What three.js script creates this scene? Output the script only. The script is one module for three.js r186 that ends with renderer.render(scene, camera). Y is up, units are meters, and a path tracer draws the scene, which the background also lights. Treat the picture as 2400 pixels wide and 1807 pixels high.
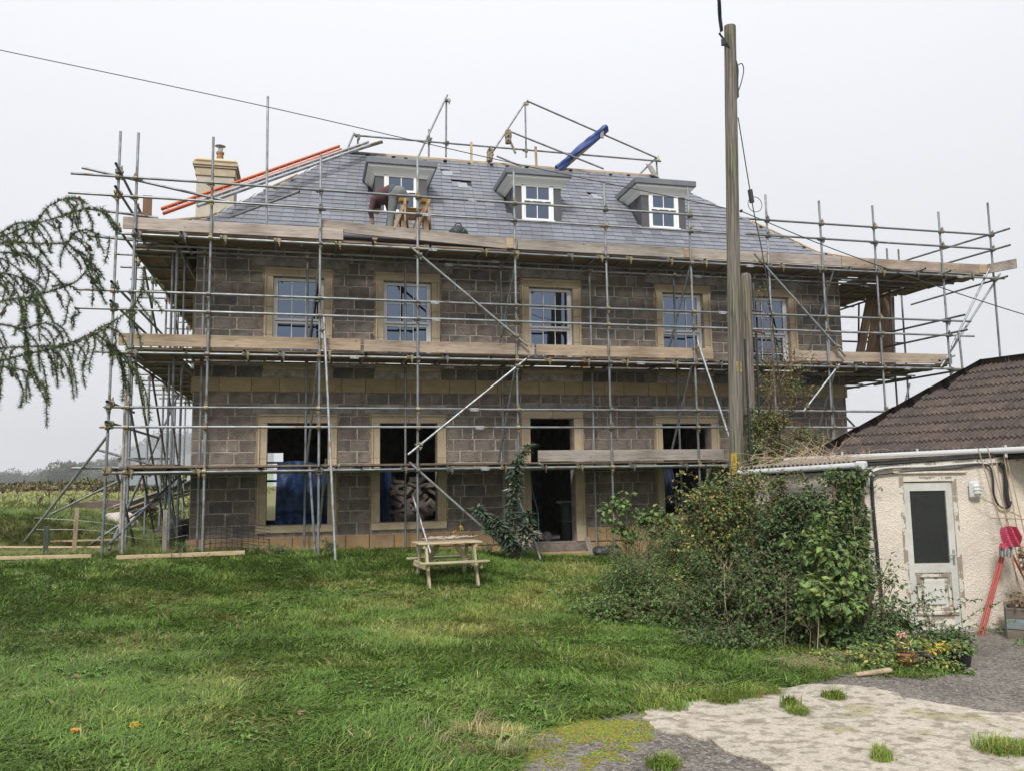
import * as THREE from 'three';
import { mergeGeometries } from 'three/addons/utils/BufferGeometryUtils.js';
import { MarchingCubes } from 'three/addons/objects/MarchingCubes.js';

// ---------------------------------------------------------------- camera, sky, sun, exposure
const scene = new THREE.Scene();
const camera = new THREE.PerspectiveCamera(49.72, 1024 / 770, 0.1, 6000);
camera.position.set(-4.26, 1.6, 17.18);
{ // looks 13.9 degrees to the right of the house's normal, 6.5 degrees up, rolled 0.9 degrees
  const yaw = 13.93 * Math.PI / 180, p = Math.atan(221.5 / 1950);
  camera.lookAt(-4.26 + Math.sin(yaw) * Math.cos(p), 1.6 + Math.sin(p), 17.18 - Math.cos(yaw) * Math.cos(p));
  camera.rotateZ(-0.0155);
}
const renderer = new THREE.WebGLRenderer({ antialias: true });
renderer.setSize(1024, 770);
renderer.toneMapping = THREE.LinearToneMapping;
renderer.toneMappingExposure = 2.3;
renderer.shadowMap.enabled = true;

// ---------------------------------------------------------------- seeded noise
function mulberry(a) { return () => { a |= 0; a = a + 0x6D2B79F5 | 0; let t = Math.imul(a ^ a >>> 15, 1 | a); t = t + Math.imul(t ^ t >>> 7, 61 | t) ^ t; return ((t ^ t >>> 14) >>> 0) / 4294967296; }; }
let rnd = mulberry(7);
const R = (a, b) => a + (b - a) * rnd();
const pick = a => a[Math.floor(rnd() * a.length)];
const clamp = (v, a = 0, b = 1) => Math.max(a, Math.min(b, v));
const lerp = (a, b, t) => a + (b - a) * t;
const sstep = (a, b, v) => { const t = clamp((v - a) / (b - a)); return t * t * (3 - 2 * t); };
function hash(x, y, s) { let h = Math.imul(x, 374761393) + Math.imul(y, 668265263) + Math.imul(s, 2147483647 ^ 0x5bd1e995); h = Math.imul(h ^ h >>> 13, 1274126177); return ((h ^ h >>> 16) >>> 0) / 4294967296; }
function vnoise(x, y, s = 0, px = 0, py = px) {        // value noise, tileable when px, py are set
  const xi = Math.floor(x), yi = Math.floor(y), fx = x - xi, fy = y - yi;
  const w = (a, p) => p ? ((a % p) + p) % p : a;
  const u = fx * fx * (3 - 2 * fx), v = fy * fy * (3 - 2 * fy);
  const a = hash(w(xi, px), w(yi, py), s), b = hash(w(xi + 1, px), w(yi, py), s), c = hash(w(xi, px), w(yi + 1, py), s), d = hash(w(xi + 1, px), w(yi + 1, py), s);
  return lerp(lerp(a, b, u), lerp(c, d, u), v);
}
function fbm(x, y, s = 0, o = 4, px = 0, py = px) { let r = 0, a = .5, t = 0; for (let i = 0; i < o; i++) { r += a * vnoise(x, y, s + i * 17, px, py); t += a; a *= .5; x *= 2; y *= 2; px *= 2; py *= 2; } return r / t; }

{ // overcast sky, a little brighter towards the zenith, with soft uneven cloud
  const W = 512, H = 256, d = new Float32Array(W * H * 4);
  for (let j = 0; j < H; j++) for (let i = 0; i < W; i++) {
    const el = ((j + .5) / H - .5) * Math.PI, s = Math.max(0, Math.sin(el));
    const n = fbm(i / 64, j / 22, 3, 4, 8, 64), m = fbm(i / 128, j / 40, 9, 3, 4, 64);
    let L = (.352 + .15 * s) * (1 + (n - .5) * .10 + (m - .5) * .10);
    if (el < 0) L *= .9;
    const k = (j * W + i) * 4;
    d[k] = L * .97; d[k + 1] = L * .992; d[k + 2] = L * (1.035 + (m - .5) * .05); d[k + 3] = 1;
  }
  const sky = new THREE.DataTexture(d, W, H, THREE.RGBAFormat, THREE.FloatType);
  sky.mapping = THREE.EquirectangularReflectionMapping; sky.magFilter = THREE.LinearFilter; sky.minFilter = THREE.LinearFilter; sky.wrapS = THREE.RepeatWrapping; sky.needsUpdate = true;
  scene.background = sky; scene.environment = sky;
}
const sun = new THREE.DirectionalLight(new THREE.Color().setRGB(1, .97, .92), 1.5);
sun.position.set(-13, 33, 27); sun.target.position.set(0, 2, 0); sun.castShadow = true;
sun.shadow.radius = 24; sun.shadow.mapSize.set(2048, 2048);
Object.assign(sun.shadow.camera, { left: -22, right: 22, top: 22, bottom: -22, near: 1, far: 120 });
scene.add(sun, sun.target);
scene.fog = new THREE.FogExp2(new THREE.Color().setRGB(.93, .95, .98), 0.0003);

// ---------------------------------------------------------------- helpers
const V = (x, y, z) => new THREE.Vector3(x, y, z);
const names = {};
const numbered = n => { const k = names[n] = (names[n] ?? -1) + 1; return k ? n + '_' + String(k).padStart(3, '0') : n; };
function tag(o, label, category, group) { o.userData.label = label; o.userData.category = category; if (group) o.userData.group = group; return o; }
function thing(name, label, category, pos = [0, 0, 0], ry = 0, group) {
  const o = new THREE.Group(); o.name = numbered(name); o.position.set(...pos); o.rotation.y = ry; scene.add(o);
  return tag(o, label, category, group);
}
function part(parent, name, geo, mat, pos, rot) {
  const m = new THREE.Mesh(geo, mat); m.name = name; if (pos) m.position.set(...pos); if (rot) m.rotation.set(...rot); parent.add(m); return m;
}
function sub(parent, name, pos = [0, 0, 0], ry = 0) { const g = new THREE.Group(); g.name = name; g.position.set(...pos); g.rotation.y = ry; parent.add(g); return g; }
function single(name, geo, mat, label, category, group, pos, rot) { const m = part(scene, numbered(name), geo, mat, pos, rot); return tag(m, label, category, group); }
function structure(name, geo, mat) { const m = part(scene, numbered(name), geo, mat); m.userData.kind = 'structure'; return m; }
const col = (r, g, b) => new THREE.Color().setRGB(r, g, b);

// textures: values are factors on the material's colour
function tex(size, T, fn, srgb = true, sy = size, Ty = T) {
  const d = new Uint8Array(size * sy * 4);
  for (let j = 0; j < sy; j++) for (let i = 0; i < size; i++) {
    const c = fn(i / size, j / sy), k = (j * size + i) * 4;
    for (let q = 0; q < 3; q++) { let v = clamp(typeof c === 'number' ? c : c[q]); if (srgb) v = v <= .0031308 ? v * 12.92 : 1.055 * Math.pow(v, 1 / 2.4) - .055; d[k + q] = Math.round(v * 255); }
    d[k + 3] = 255;
  }
  const t = new THREE.DataTexture(d, size, sy); t.wrapS = t.wrapT = THREE.RepeatWrapping; t.magFilter = THREE.LinearFilter; t.minFilter = THREE.LinearMipmapLinearFilter; t.generateMipmaps = true;
  if (srgb) t.colorSpace = THREE.SRGBColorSpace; t.repeat.set(1 / T, 1 / Ty); t.needsUpdate = true; return t;
}
const std = (c, o = {}) => new THREE.MeshStandardMaterial({ color: Array.isArray(c) ? col(...c) : c, roughness: .85, ...o });
const phys = (c, o = {}) => new THREE.MeshPhysicalMaterial({ color: col(...c), roughness: .85, ...o });

// box with uv in metres (u along the longer side of each face), lightly chamfer-free
function boxG(w, h, d, uo = 0, vo = 0) {
  const g = new THREE.BoxGeometry(w, h, d), p = g.attributes.position, n = g.attributes.normal, uv = g.attributes.uv, D = [w, h, d];
  for (let i = 0; i < p.count; i++) {
    const ax = Math.abs(n.getX(i)) > .5 ? 0 : Math.abs(n.getY(i)) > .5 ? 1 : 2;
    let [a, b] = [0, 1, 2].filter(k => k !== ax); if (D[b] > D[a]) [a, b] = [b, a];
    const g3 = [p.getX(i), p.getY(i), p.getZ(i)]; uv.setXY(i, g3[a] + uo, g3[b] + vo + ax * .37);
  }
  return g;
}
const bx = (w, h, d, x = 0, y = 0, z = 0, uo, vo) => boxG(w, h, d, uo ?? R(0, 3), vo ?? R(0, 3)).translate(x, y, z);
// box with bevelled edges (44 triangles), uv in metres
function bevelG(w, h, d, r = .008, uo = 0, vo = 0) {
  const P = [], hx = w / 2, hy = h / 2, hz = d / 2, tri = [];
  const F = (n, u, v, N, Uh, Vh) => { const c = []; for (const [a, b] of [[-1, -1], [1, -1], [1, 1], [-1, 1]]) c.push(V(0, 0, 0).addScaledVector(n, N).addScaledVector(u, a * (Uh - r)).addScaledVector(v, b * (Vh - r))); return c; };
  const X = V(1, 0, 0), Y = V(0, 1, 0), Z = V(0, 0, 1), f = {};
  const neg = q => q.clone().negate();
  f.px = F(X, neg(Z), Y, hx, hz, hy); f.nx = F(neg(X), Z, Y, hx, hz, hy);
  f.py = F(Y, X, neg(Z), hy, hx, hz); f.ny = F(neg(Y), X, Z, hy, hx, hz);
  f.pz = F(Z, X, Y, hz, hx, hy); f.nz = F(neg(Z), neg(X), Y, hz, hx, hy);
  const quad = (a, b, c, e) => tri.push(a, b, c, a, c, e);
  for (const k in f) quad(...f[k]);
  quad(f.pz[1], f.px[0], f.px[3], f.pz[2]); quad(f.nx[1], f.pz[0], f.pz[3], f.nx[2]); quad(f.nz[1], f.nx[0], f.nx[3], f.nz[2]); quad(f.px[1], f.nz[0], f.nz[3], f.px[2]);
  quad(f.pz[3], f.pz[2], f.py[1], f.py[0]); quad(f.px[3], f.px[2], f.py[2], f.py[1]); quad(f.nz[3], f.nz[2], f.py[3], f.py[2]); quad(f.nx[3], f.nx[2], f.py[0], f.py[3]);
  quad(f.pz[1], f.pz[0], f.ny[3], f.ny[2]); quad(f.px[1], f.px[0], f.ny[2], f.ny[1]); quad(f.nz[1], f.nz[0], f.ny[1], f.ny[0]); quad(f.nx[1], f.nx[0], f.ny[0], f.ny[3]);
  const t3 = (a, b, c) => tri.push(a, b, c);
  t3(f.pz[2], f.px[3], f.py[1]); t3(f.px[2], f.nz[3], f.py[2]); t3(f.nz[2], f.nx[3], f.py[3]); t3(f.nx[2], f.pz[3], f.py[0]);
  t3(f.pz[1], f.ny[2], f.px[0]); t3(f.px[1], f.ny[1], f.nz[0]); t3(f.nz[1], f.ny[0], f.nx[0]); t3(f.nx[1], f.ny[3], f.pz[0]);
  const pos = [], uv = [], D = [w, h, d];
  for (let i = 0; i < tri.length; i += 3) {
    const n = new THREE.Triangle(tri[i], tri[i + 1], tri[i + 2]).getNormal(V(0, 0, 0)), A = [Math.abs(n.x), Math.abs(n.y), Math.abs(n.z)], ax = A.indexOf(Math.max(...A));
    let [a, b] = [0, 1, 2].filter(k => k !== ax); if (D[b] > D[a]) [a, b] = [b, a];
    for (let q = 0; q < 3; q++) { const t = tri[i + q].toArray(); pos.push(...t); uv.push(t[a] + uo, t[b] + vo + ax * .37); }
  }
  const g = new THREE.BufferGeometry(); g.setAttribute('position', new THREE.Float32BufferAttribute(pos, 3)); g.setAttribute('uv', new THREE.Float32BufferAttribute(uv, 2)); g.computeVertexNormals(); return g;
}
const merge = a => mergeGeometries(a.map(g => g.index ? g.toNonIndexed() : g));
// cylinder between two points (geometry)
function rod(a, b, r0, r1 = r0, seg = 8, open = false) {
  const A = V(...a), B = V(...b), L = A.distanceTo(B), g = new THREE.CylinderGeometry(r1, r0, L, seg, 1, open);
  g.applyQuaternion(new THREE.Quaternion().setFromUnitVectors(V(0, 1, 0), B.clone().sub(A).normalize())); g.translate((A.x + B.x) / 2, (A.y + B.y) / 2, (A.z + B.z) / 2); return g;
}
function cable(pts, r, seg = 40, rs = 6) { return new THREE.TubeGeometry(new THREE.CatmullRomCurve3(pts.map(p => V(...p))), seg, r, rs); }
function quadsGeo(pos, colr, uv) { const g = new THREE.BufferGeometry(); g.setAttribute('position', new THREE.Float32BufferAttribute(pos, 3)); if (colr) g.setAttribute('color', new THREE.Float32BufferAttribute(colr, 3)); if (uv) g.setAttribute('uv', new THREE.Float32BufferAttribute(uv, 2)); g.computeVertexNormals(); return g; }

// ---------------------------------------------------------------- ground height
const pl = (k, x) => { if (x <= k[0][0]) return k[0][1]; for (let i = 1; i < k.length; i++) if (x <= k[i][0]) return lerp(k[i - 1][1], k[i][1], (x - k[i - 1][0]) / (k[i][0] - k[i - 1][0])); return k[k.length - 1][1]; };
const lawnY = x => pl([[-14, .02], [-8, -.1], [-4, -.3], [2, -.42], [6, -.45]], x);
function gy(x, z) {
  const near = pl([[-14, .42], [-6, .31], [-2, .2], [1, .02], [4, -.14], [9, -.24]], x);
  const lawn = lawnY(x);
  let y = lerp(near, lawn, sstep(1.1, 6.2, z));
  y += .52 * sstep(-7.9, -9.8, x) * sstep(.6, -2.4, z);                  // bank to the left of the house
  y += .5 * sstep(-9, -13, z) * (1 - sstep(-7.9, -9.8, x));
  y += .34 * sstep(-6, -55, z);
  y -= 5 * sstep(-62, -120, z);
  y += (fbm(x * .45, z * .45, 5, 3) - .5) * .05 * sstep(.2, 2.5, z) * (1 - sstep(8.4, 9.6, z + (x + 1) * .0));
  return y;
}

// ---------------------------------------------------------------- materials
const grain = tex(512, 2.4, (u, v) => { // timber, grain along u
  const w = fbm(u * 6, v * 8, 61, 3, 6, 8) * .9, a = fbm(u * 6, v * 64 + w * 5, 11, 3, 6, 64), b = fbm(u * 24, v * 128, 12, 2, 24, 128), c = fbm(u * 5, v * 4, 13, 3, 5, 4);
  let k = .62 + .42 * (a - .5) + .30 * (b - .5) + .62 * (c - .5);
  for (let i = 0; i < 9; i++) { const du = Math.abs(u - hash(i, 1, 5)) * 2.4, dv = Math.abs(v - hash(i, 2, 5)) * .9, q = Math.hypot(du, dv * 1.3); if (q < .034) k *= .35 + .6 * q / .034; }
  return [k, k * (.97 + .06 * (c - .5)), k * (.93 + .12 * (c - .5))];
}, true, 512, .9);
const grit = tex(512, 1.1, (u, v) => { const a = fbm(u * 8, v * 8, 21, 4, 8), b = vnoise(u * 170, v * 170, 22, 170), c = vnoise(u * 90, v * 90, 23, 90); const e = sstep(.6, .72, fbm(u * 14, v * 14, 24, 4, 14)) * .22; return .60 + .62 * (a - .5) + .34 * (b - .5) + .2 * (c - .5) + e; });
const gritB = tex(256, .5, (u, v) => .5 + .5 * (vnoise(u * 90, v * 90, 25, 90) - .5) + .5 * (vnoise(u * 45, v * 45, 26, 45) - .5), false);
const stoneT = tex(512, 1.6, (u, v) => { const a = fbm(u * 5, v * 5, 31, 5, 5), b = fbm(u * 12, v * 40, 32, 3, 12, 40), c = vnoise(u * 150, v * 150, 33, 150); const k = .72 + .32 * (a - .5) + .2 * (b - .5) + .12 * (c - .5); return [k, k * (.985 + .05 * (a - .5)), k * (.95 + .16 * (b - .5))]; });
const blotch = tex(512, 1.7, (u, v) => { const a = fbm(u * 4, v * 4, 41, 5, 4), b = fbm(u * 30, v * 30, 42, 3, 30); return .78 + .3 * (a - .5) + .18 * (b - .5); });
const galvT = tex(256, 1, (u, v) => { const a = fbm(u * 8, v * 10, 51, 4, 8, 10), b = fbm(u * 20, v * 60, 52, 2, 20, 60), s = fbm(u * 10, v * 26, 53, 3, 10, 26); const k = .70 + .5 * (a - .5) + .25 * (b - .5); const w = sstep(.66, .72, s), ru = sstep(.7, .78, fbm(u * 4, v * 14, 54, 3, 4, 14)); return [k + w * .22 - ru * .12, k + w * .22 - ru * .28, k + w * .2 - ru * .36]; });
const M = {};
// concrete blocks: purple-brown mix and darker charcoal ones
const blockC = [[.178, .146, .122], [.163, .136, .116], [.196, .162, .134], [.152, .128, .11], [.112, .103, .094], [.13, .118, .106], [.165, .147, .124]];
M.block = blockC.map(c => std(c.map(v => v * 1.75), { map: grit, bumpMap: gritB, bumpScale: .004, roughness: .95 }));
M.mortar = std([.60, .53, .45], { map: grit, bumpMap: gritB, bumpScale: .006, roughness: .97 });
M.bedding = std([.50, .40, .27], { map: grit, bumpMap: gritB, bumpScale: .006, roughness: .97 });
M.stone = [[.62, .505, .35], [.66, .54, .38], [.58, .475, .335], [.60, .50, .355]].map(c => std(c, { map: stoneT, bumpMap: gritB, bumpScale: .0012, roughness: .9 }));
M.band = [[.46, .36, .205], [.50, .39, .225], [.43, .345, .205], [.48, .38, .235]].map(c => std(c, { map: stoneT, bumpMap: gritB, bumpScale: .0012, roughness: .92 }));
M.plinth = [[.50, .335, .185], [.54, .36, .20], [.46, .32, .19], [.52, .345, .175]].map(c => std(c, { map: stoneT, bumpMap: gritB, bumpScale: .0016, roughness: .92 }));
M.lintel = std([.40, .365, .33], { map: grit, bumpMap: gritB, bumpScale: .004 });
M.slate = [[.215, .225, .26], [.235, .245, .28], [.20, .21, .24], [.225, .233, .262], [.25, .26, .292]].map(c => std(c, { map: blotch, roughness: .46 }));
M.slatePale = std([.36, .38, .41], { map: blotch, roughness: .5 });
M.membrane = std([.035, .035, .04], { roughness: .8 });
M.lead = std([.115, .113, .122], { map: blotch, roughness: .62, metalness: .15 });
M.leadRoof = std([.21, .22, .24], { map: blotch, roughness: .55, metalness: .2 });
M.white = std([.80, .80, .79], { roughness: .38 });
M.whiteMould = std([.70, .69, .65], { roughness: .5 });
M.glass = phys([.14, .172, .23], { roughness: .015, metalness: 1 })   /* coated, mirroring glazing */;
M.innerWall = std([.36, .325, .29], { map: grit });
M.steel = [[.42, .44, .45], [.36, .385, .40], [.43, .455, .465], [.29, .31, .325]].map(c => std(c, { map: galvT, metalness: .55, roughness: .46, side: THREE.DoubleSide }));
M.coupler = [[.34, .29, .19], [.25, .24, .22], [.42, .36, .22]].map(c => std(c, { metalness: .5, roughness: .55, map: galvT }));
M.rust = std([.19, .075, .05], { metalness: .2, roughness: .85, map: grit });
M.board = [[.55, .475, .43], [.50, .435, .39], [.58, .50, .45], [.44, .395, .36], [.50, .40, .32]].map(c => std(c, { map: grain, roughness: .9 }));
M.boardNew = [[.56, .43, .30], [.51, .395, .285]].map(c => std(c, { map: grain, roughness: .88 }));
M.deckBoard = [[.27, .20, .15], [.30, .225, .165], [.24, .18, .14], [.33, .25, .18]].map(c => std(c, { map: grain, roughness: .93 }));
M.paleTimber = std([.74, .58, .38], { map: grain, roughness: .8 });
M.ply = std([.72, .51, .33], { map: grain, roughness: .75 });
M.tarp = std([.016, .045, .14], { roughness: .55, map: blotch, side: THREE.DoubleSide });
M.tarpBright = std([.02, .06, .25], { roughness: .5, map: blotch, side: THREE.DoubleSide });
M.black = std([.03, .03, .032], { roughness: .45 });
M.zinc = std([.55, .57, .58], { metalness: .6, roughness: .4, map: galvT });

// ---------------------------------------------------------------- the house
const XL = -6.43, XR = 8.17, BAYS = [-4.45, -2.23, .91, 4.05, 6.27];
const house = thing('house', 'tall grey-brown blockwork house with slate roof and dormers, wrapped in scaffolding', 'house');
rnd = mulberry(101);
const openings = [];                                     // x0, x1, y0, y1, surround width
for (const c of BAYS) openings.push({ x0: c - .5, x1: c + .5, y0: 4.02, y1: 5.78, s: .17, kind: 'up' });
for (const c of [-4.43, -2.21, 4.03]) openings.push({ x0: c - .59, x1: c + .59, y0: .79, y1: 2.8, s: .175, kind: 'low' });
openings.push({ x0: .39, x1: 1.37, y0: .28, y1: 2.91, s: .2, kind: 'door' });
// wall core (mortar): cut round the openings
const wallShape = new THREE.Shape([[XL, -.6], [XR, -.6], [XR, 6.42], [XL, 6.42]].map(p => new THREE.Vector2(...p)));
for (const o of openings) wallShape.holes.push(new THREE.Path([[o.x0, o.y0], [o.x0, o.y1], [o.x1, o.y1], [o.x1, o.y0]].map(p => new THREE.Vector2(...p))));
const wallG = new THREE.ExtrudeGeometry(wallShape, { depth: .29, bevelEnabled: false }).translate(0, 0, -.30);
const wall = part(house, 'front_wall', wallG, M.mortar);
// blocks, course by course
const blockCache = {};
const blockGeo = (w, h) => { w = Math.round(w * 50) / 50; h = Math.round(h * 100) / 100; const v = Math.floor(rnd() * 4), k = w + '|' + h + '|' + v; return blockCache[k] ??= bevelG(w, h, .05, .007, v * .31, v * .23); };
const blocks = [];
function course(y0, h, off, upper) {
  const ym = y0 + h / 2, cuts = [];
  for (const o of openings) if (o.y0 - o.s + .02 < y0 + h && o.y1 + o.s - .02 > y0) cuts.push([o.x0 - o.s - .015, o.x1 + o.s + .015]);
  cuts.sort((a, b) => a[0] - b[0]);
  let x = XL; const segs = [];
  for (const c of cuts) { if (c[0] > x + .05) segs.push([x, c[0]]); x = Math.max(x, c[1]); }
  if (x < XR - .05) segs.push([x, XR]);
  for (const [a, b] of segs) {
    let xx = a, first = true;
    while (xx < b - .04) {
      let w = .45; if (first) { w = .12 + ((off * .225 + Math.abs(a) * .37) % .36); first = false; }
      if (rnd() < .12) w = pick([.225, .34]);
      if (b - (xx + w) < .1) w = b - xx;
      if (w > .62) w = w / 2;
      blocks.push({ x: xx + w / 2, y: ym, w: w - .021 - R(0, .006), h: h - .02, upper }); xx += w;
    }
  }
}
{ const n = 12, h = (3.42 - .565) / n; for (let i = 0; i < n; i++) course(.565 + i * h, h, i % 2, false); }
{ const n = 11, h = (6.36 - 3.70) / n; for (let i = 0; i < n; i++) course(3.70 + i * h, h, i % 2, true); }
blocks.sort((a, b) => (a.x + Math.abs(a.y - 3) * .2) - (b.x + Math.abs(b.y - 3) * .2));   // nearest (largest in view) first
const farBlocks = M.block.map(() => []);
blocks.forEach((b, i) => {
  const dark = b.upper ? .24 : .06, mi = rnd() < dark ? (rnd() < .6 ? 4 : 5) : (b.upper && rnd() < .3 ? 6 : Math.floor(rnd() * 4));
  const g = blockGeo(b.w, b.h), z = -.025 + R(-.003, .004), rz = R(-.004, .004);
  if (i < 300) part(wall, 'block', g, M.block[mi], [b.x, b.y, z], [R(-.01, .01), R(-.006, .006), rz]);
  else farBlocks[mi].push(g.clone().rotateZ(rz).translate(b.x, b.y, z));
});
farBlocks.forEach((a, i) => { if (a.length) { const m = part(wall, 'blocks', merge(a), M.block[i]); m.userData.kind = 'stuff'; } });
// string course and plinth of sawn stone
for (let x = XL - .03; x < XR;) { const w = Math.min(R(.42, .66), XR + .03 - x); part(wall, 'band_stone', bevelG(w - .008, .275, .09, .006, R(0, 2), R(0, 2)), pick(M.band), [x + w / 2, 3.56, -.012]); x += w; }
for (const [y, h, dz] of [[.415, .29, .022], [.12, .28, .045], [-.17, .28, .05]]) for (let x = XL - .05; x < XR;) {
  let w = Math.min(R(.42, .62), XR + .05 - x);
  if (x < .15 && x + w > .15) w = .15 - x + .001; if (x > .1 && x < 1.6) { x = 1.61; continue; }
  part(wall, 'plinth_stone', bevelG(w - .012, h - .012, .09, .01, R(0, 2), R(0, 2)), pick(M.plinth), [x + w / 2, y, dz - .03]); x += w;
}
// weathered lintel slabs over the openings
part(wall, 'lintel', bevelG(1.85, .13, .06, .008, .4), M.lintel, [.87, 3.18, -.012]);
for (const c of [-4.43, -2.21, 4.03]) part(wall, 'lintel', bevelG(2.0, .1, .055, .008, c), M.lintel, [c + .05, 3.04, -.014]);
for (const c of BAYS) part(wall, 'lintel', bevelG(1.75 + R(0, .3), .2, .07, .01, c), M.lintel, [c + R(-.05, .1), 6.08, -.008]);

// moulded stone surrounds
function surround(o, label) {
  const g = sub(house, o.kind === 'door' ? 'door_surround' : 'window_surround'), s = o.s, sill = o.kind === 'door' ? 0 : .15;
  const stoneP = (w, h, x, y, nm) => {
    const mt = pick(M.stone);
    part(g, nm, bevelG(w - .004, h - .004, .16, .006, R(0, 2), R(0, 2)), mt, [x, y, -.055]);
  };
  const H = o.y1 - o.y0, cuts = o.kind === 'up' ? [0, .55, 1.12, H] : [0, .62, 1.3, H];
  for (let i = 0; i < 3; i++) for (const sx of [-1, 1]) {
    const h = cuts[i + 1] - cuts[i], y = o.y0 + cuts[i] + h / 2, xx = sx < 0 ? o.x0 - s / 2 : o.x1 + s / 2;
    stoneP(s, h, xx, y, 'jamb_stone');
    part(g, 'outer_bead', bevelG(.034, h - .004, .05, .006, R(0, 2)), pick(M.stone), [sx < 0 ? o.x0 - s + .019 : o.x1 + s - .019, y, .035]);
    if (o.kind === 'door' && i === 0) part(g, 'plinth_block', bevelG(s + .01, .33, .06, .006), pick(M.stone), [xx, o.y0 + .17, .045]);
  }
  const W = o.x1 - o.x0 + 2 * s;
  stoneP(W * .5, s, o.x0 - s + W * .25, o.y1 + s / 2, 'head_stone'); stoneP(W * .5, s, o.x1 + s - W * .25, o.y1 + s / 2, 'head_stone');
  part(g, 'outer_bead', bevelG(W, .034, .05, .006, R(0, 2)), pick(M.stone), [(o.x0 + o.x1) / 2, o.y1 + s - .019, .035]);
  if (sill) { part(g, 'sill_stone', bevelG(W + .01, sill, .2, .008, R(0, 2)), pick(M.stone), [(o.x0 + o.x1) / 2, o.y0 - sill / 2, -.03]); }
  // ragged bedding mortar squeezed out round the stones
  const sh = new THREE.Shape(), P = [], a = o.x0 - s, b = o.x1 + s, t = o.y1 + s, lo = o.y0 - sill * (o.kind === 'low' ? .2 : 1);
  const jag = (x, y, nx, ny) => { const q = .012 + .045 * Math.pow(fbm(x * 9 + 3, y * 9, 77, 3), 1.6) * 1.6; P.push([x + nx * q, y + ny * q]); };
  for (let y = lo; y < t; y += .035) jag(a, y, -1, 0);
  for (let x = a; x < b; x += .035) jag(x, t, 0, 1);
  for (let y = t; y > lo; y -= .035) jag(b, y, 1, 0);
  P.push([b - .02, lo], [b - .02, t - .02], [a + .02, t - .02], [a + .02, lo]);
  P.forEach((p, i) => i ? sh.lineTo(...p) : sh.moveTo(...p));
  part(g, 'bedding_mortar', new THREE.ExtrudeGeometry(sh, { depth: .03, bevelEnabled: false }).translate(0, 0, -.022), M.bedding);
  return g;
}
for (const o of openings) surround(o);
// sash windows (upper floor): three panes by two in each sash
function ring(w, h, t, d, x, y, z) { return merge([boxG(t, h, d).translate(x - w / 2 + t / 2, y, z), boxG(t, h, d).translate(x + w / 2 - t / 2, y, z), boxG(w - 2 * t, t, d).translate(x, y + h / 2 - t / 2, z), boxG(w - 2 * t, t, d).translate(x, y - h / 2 + t / 2, z)]); }
function sash(g, cx, cy, w, h, z, cols, rows) {
  part(g, 'sash_frame', ring(w, h, .045, .045, cx, cy, z), M.white);
  const iw = w - .09, ih = h - .09, bars = [];
  for (let i = 1; i < cols; i++) bars.push(boxG(.017, ih, .03).translate(cx - iw / 2 + iw * i / cols, cy, z + .002));
  for (let j = 1; j < rows; j++) for (let i = 0; i < cols; i++) bars.push(boxG(iw / cols - .017, .017, .03).translate(cx - iw / 2 + iw * (i + .5) / cols, cy - ih / 2 + ih * j / rows, z + .002));
  if (bars.length) part(g, 'glazing_bars', merge(bars), M.white);
  for (let i = 0; i < cols; i++) for (let j = 0; j < rows; j++) part(g, 'pane', new THREE.PlaneGeometry(iw / cols - .015, ih / rows - .015), M.glass, [cx - iw / 2 + iw * (i + .5) / cols, cy - ih / 2 + ih * (j + .5) / rows, z - .004], [R(-.009, .009), R(-.012, .012), 0]);
}
for (const c of BAYS) {
  const g = sub(house, 'sash_window');
  part(g, 'window_frame', ring(1.0, 1.75, .04, .1, c, 4.895, -.165), M.white);
  sash(g, c, 5.33, .92, .86, -.15, 3, 2); sash(g, c, 4.46, .92, .86, -.198, 3, 2);
  part(g, 'sash_horn', merge([boxG(.07, .03, .03).translate(c - .22, 4.925, -.13), boxG(.07, .03, .03).translate(c + .22, 4.925, -.13)]), M.white);
  part(g, 'sill', boxG(1.0, .03, .13).translate(c, 4.035, -.14), M.white);
}
part(house, 'window_sticker', new THREE.BoxGeometry(.12, .09, .003), M.white, [-1.86, 5.05, -.195]);
// inside: floors, back and side walls, cross wall
const backShape = new THREE.Shape([[XL, -.6], [XR, -.6], [XR, 6.42], [XL, 6.42]].map(p => new THREE.Vector2(...p)));
backShape.holes.push(new THREE.Path([[-5.75, .62], [-5.75, 2.45], [-4.88, 2.45], [-4.88, .62]].map(p => new THREE.Vector2(...p))));
part(house, 'back_wall', new THREE.ExtrudeGeometry(backShape, { depth: .25, bevelEnabled: false }).translate(0, 0, -6.85), M.innerWall);
for (const [y, h] of [[1.68, .06], [2.18, .05]]) part(house, 'window_bar', boxG(.9, h, .06).translate(-5.3, y, -6.72), M.black);
part(house, 'side_wall', boxG(.28, 7.0, 6.28).translate(XL + .145, 2.9, -3.45), M.innerWall);
part(house, 'side_wall', boxG(.28, 7.0, 6.28).translate(XR - .145, 2.9, -3.45), M.innerWall);
for (const x of [-3.3, -.6, 2.5, 5.4]) part(house, 'cross_wall', boxG(.14, 2.9, 5.9).translate(x, 1.75, -3.45), M.innerWall);
part(house, 'ground_floor', boxG(14, .12, 6.2).translate(.87, .2, -3.45), M.innerWall);
part(house, 'upper_floor', boxG(14, .2, 6.2).translate(.87, 3.35, -3.45), M.innerWall);
part(house, 'ceiling', boxG(14, .1, 6.2).translate(.87, 6.2, -3.45), M.innerWall);
for (const x of [-3.3, -.6, 2.5, 5.4]) part(house, 'cross_wall', boxG(.14, 2.65, 5.9).translate(x, 4.8, -3.45), M.innerWall);
part(house, 'door_step', bevelG(1.25, .16, .45, .012), M.block[1], [.88, .19, .1]);
part(house, 'door_step', bevelG(1.6, .17, .5, .012), M.plinth[2], [1.0, .03, .38]);

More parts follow.
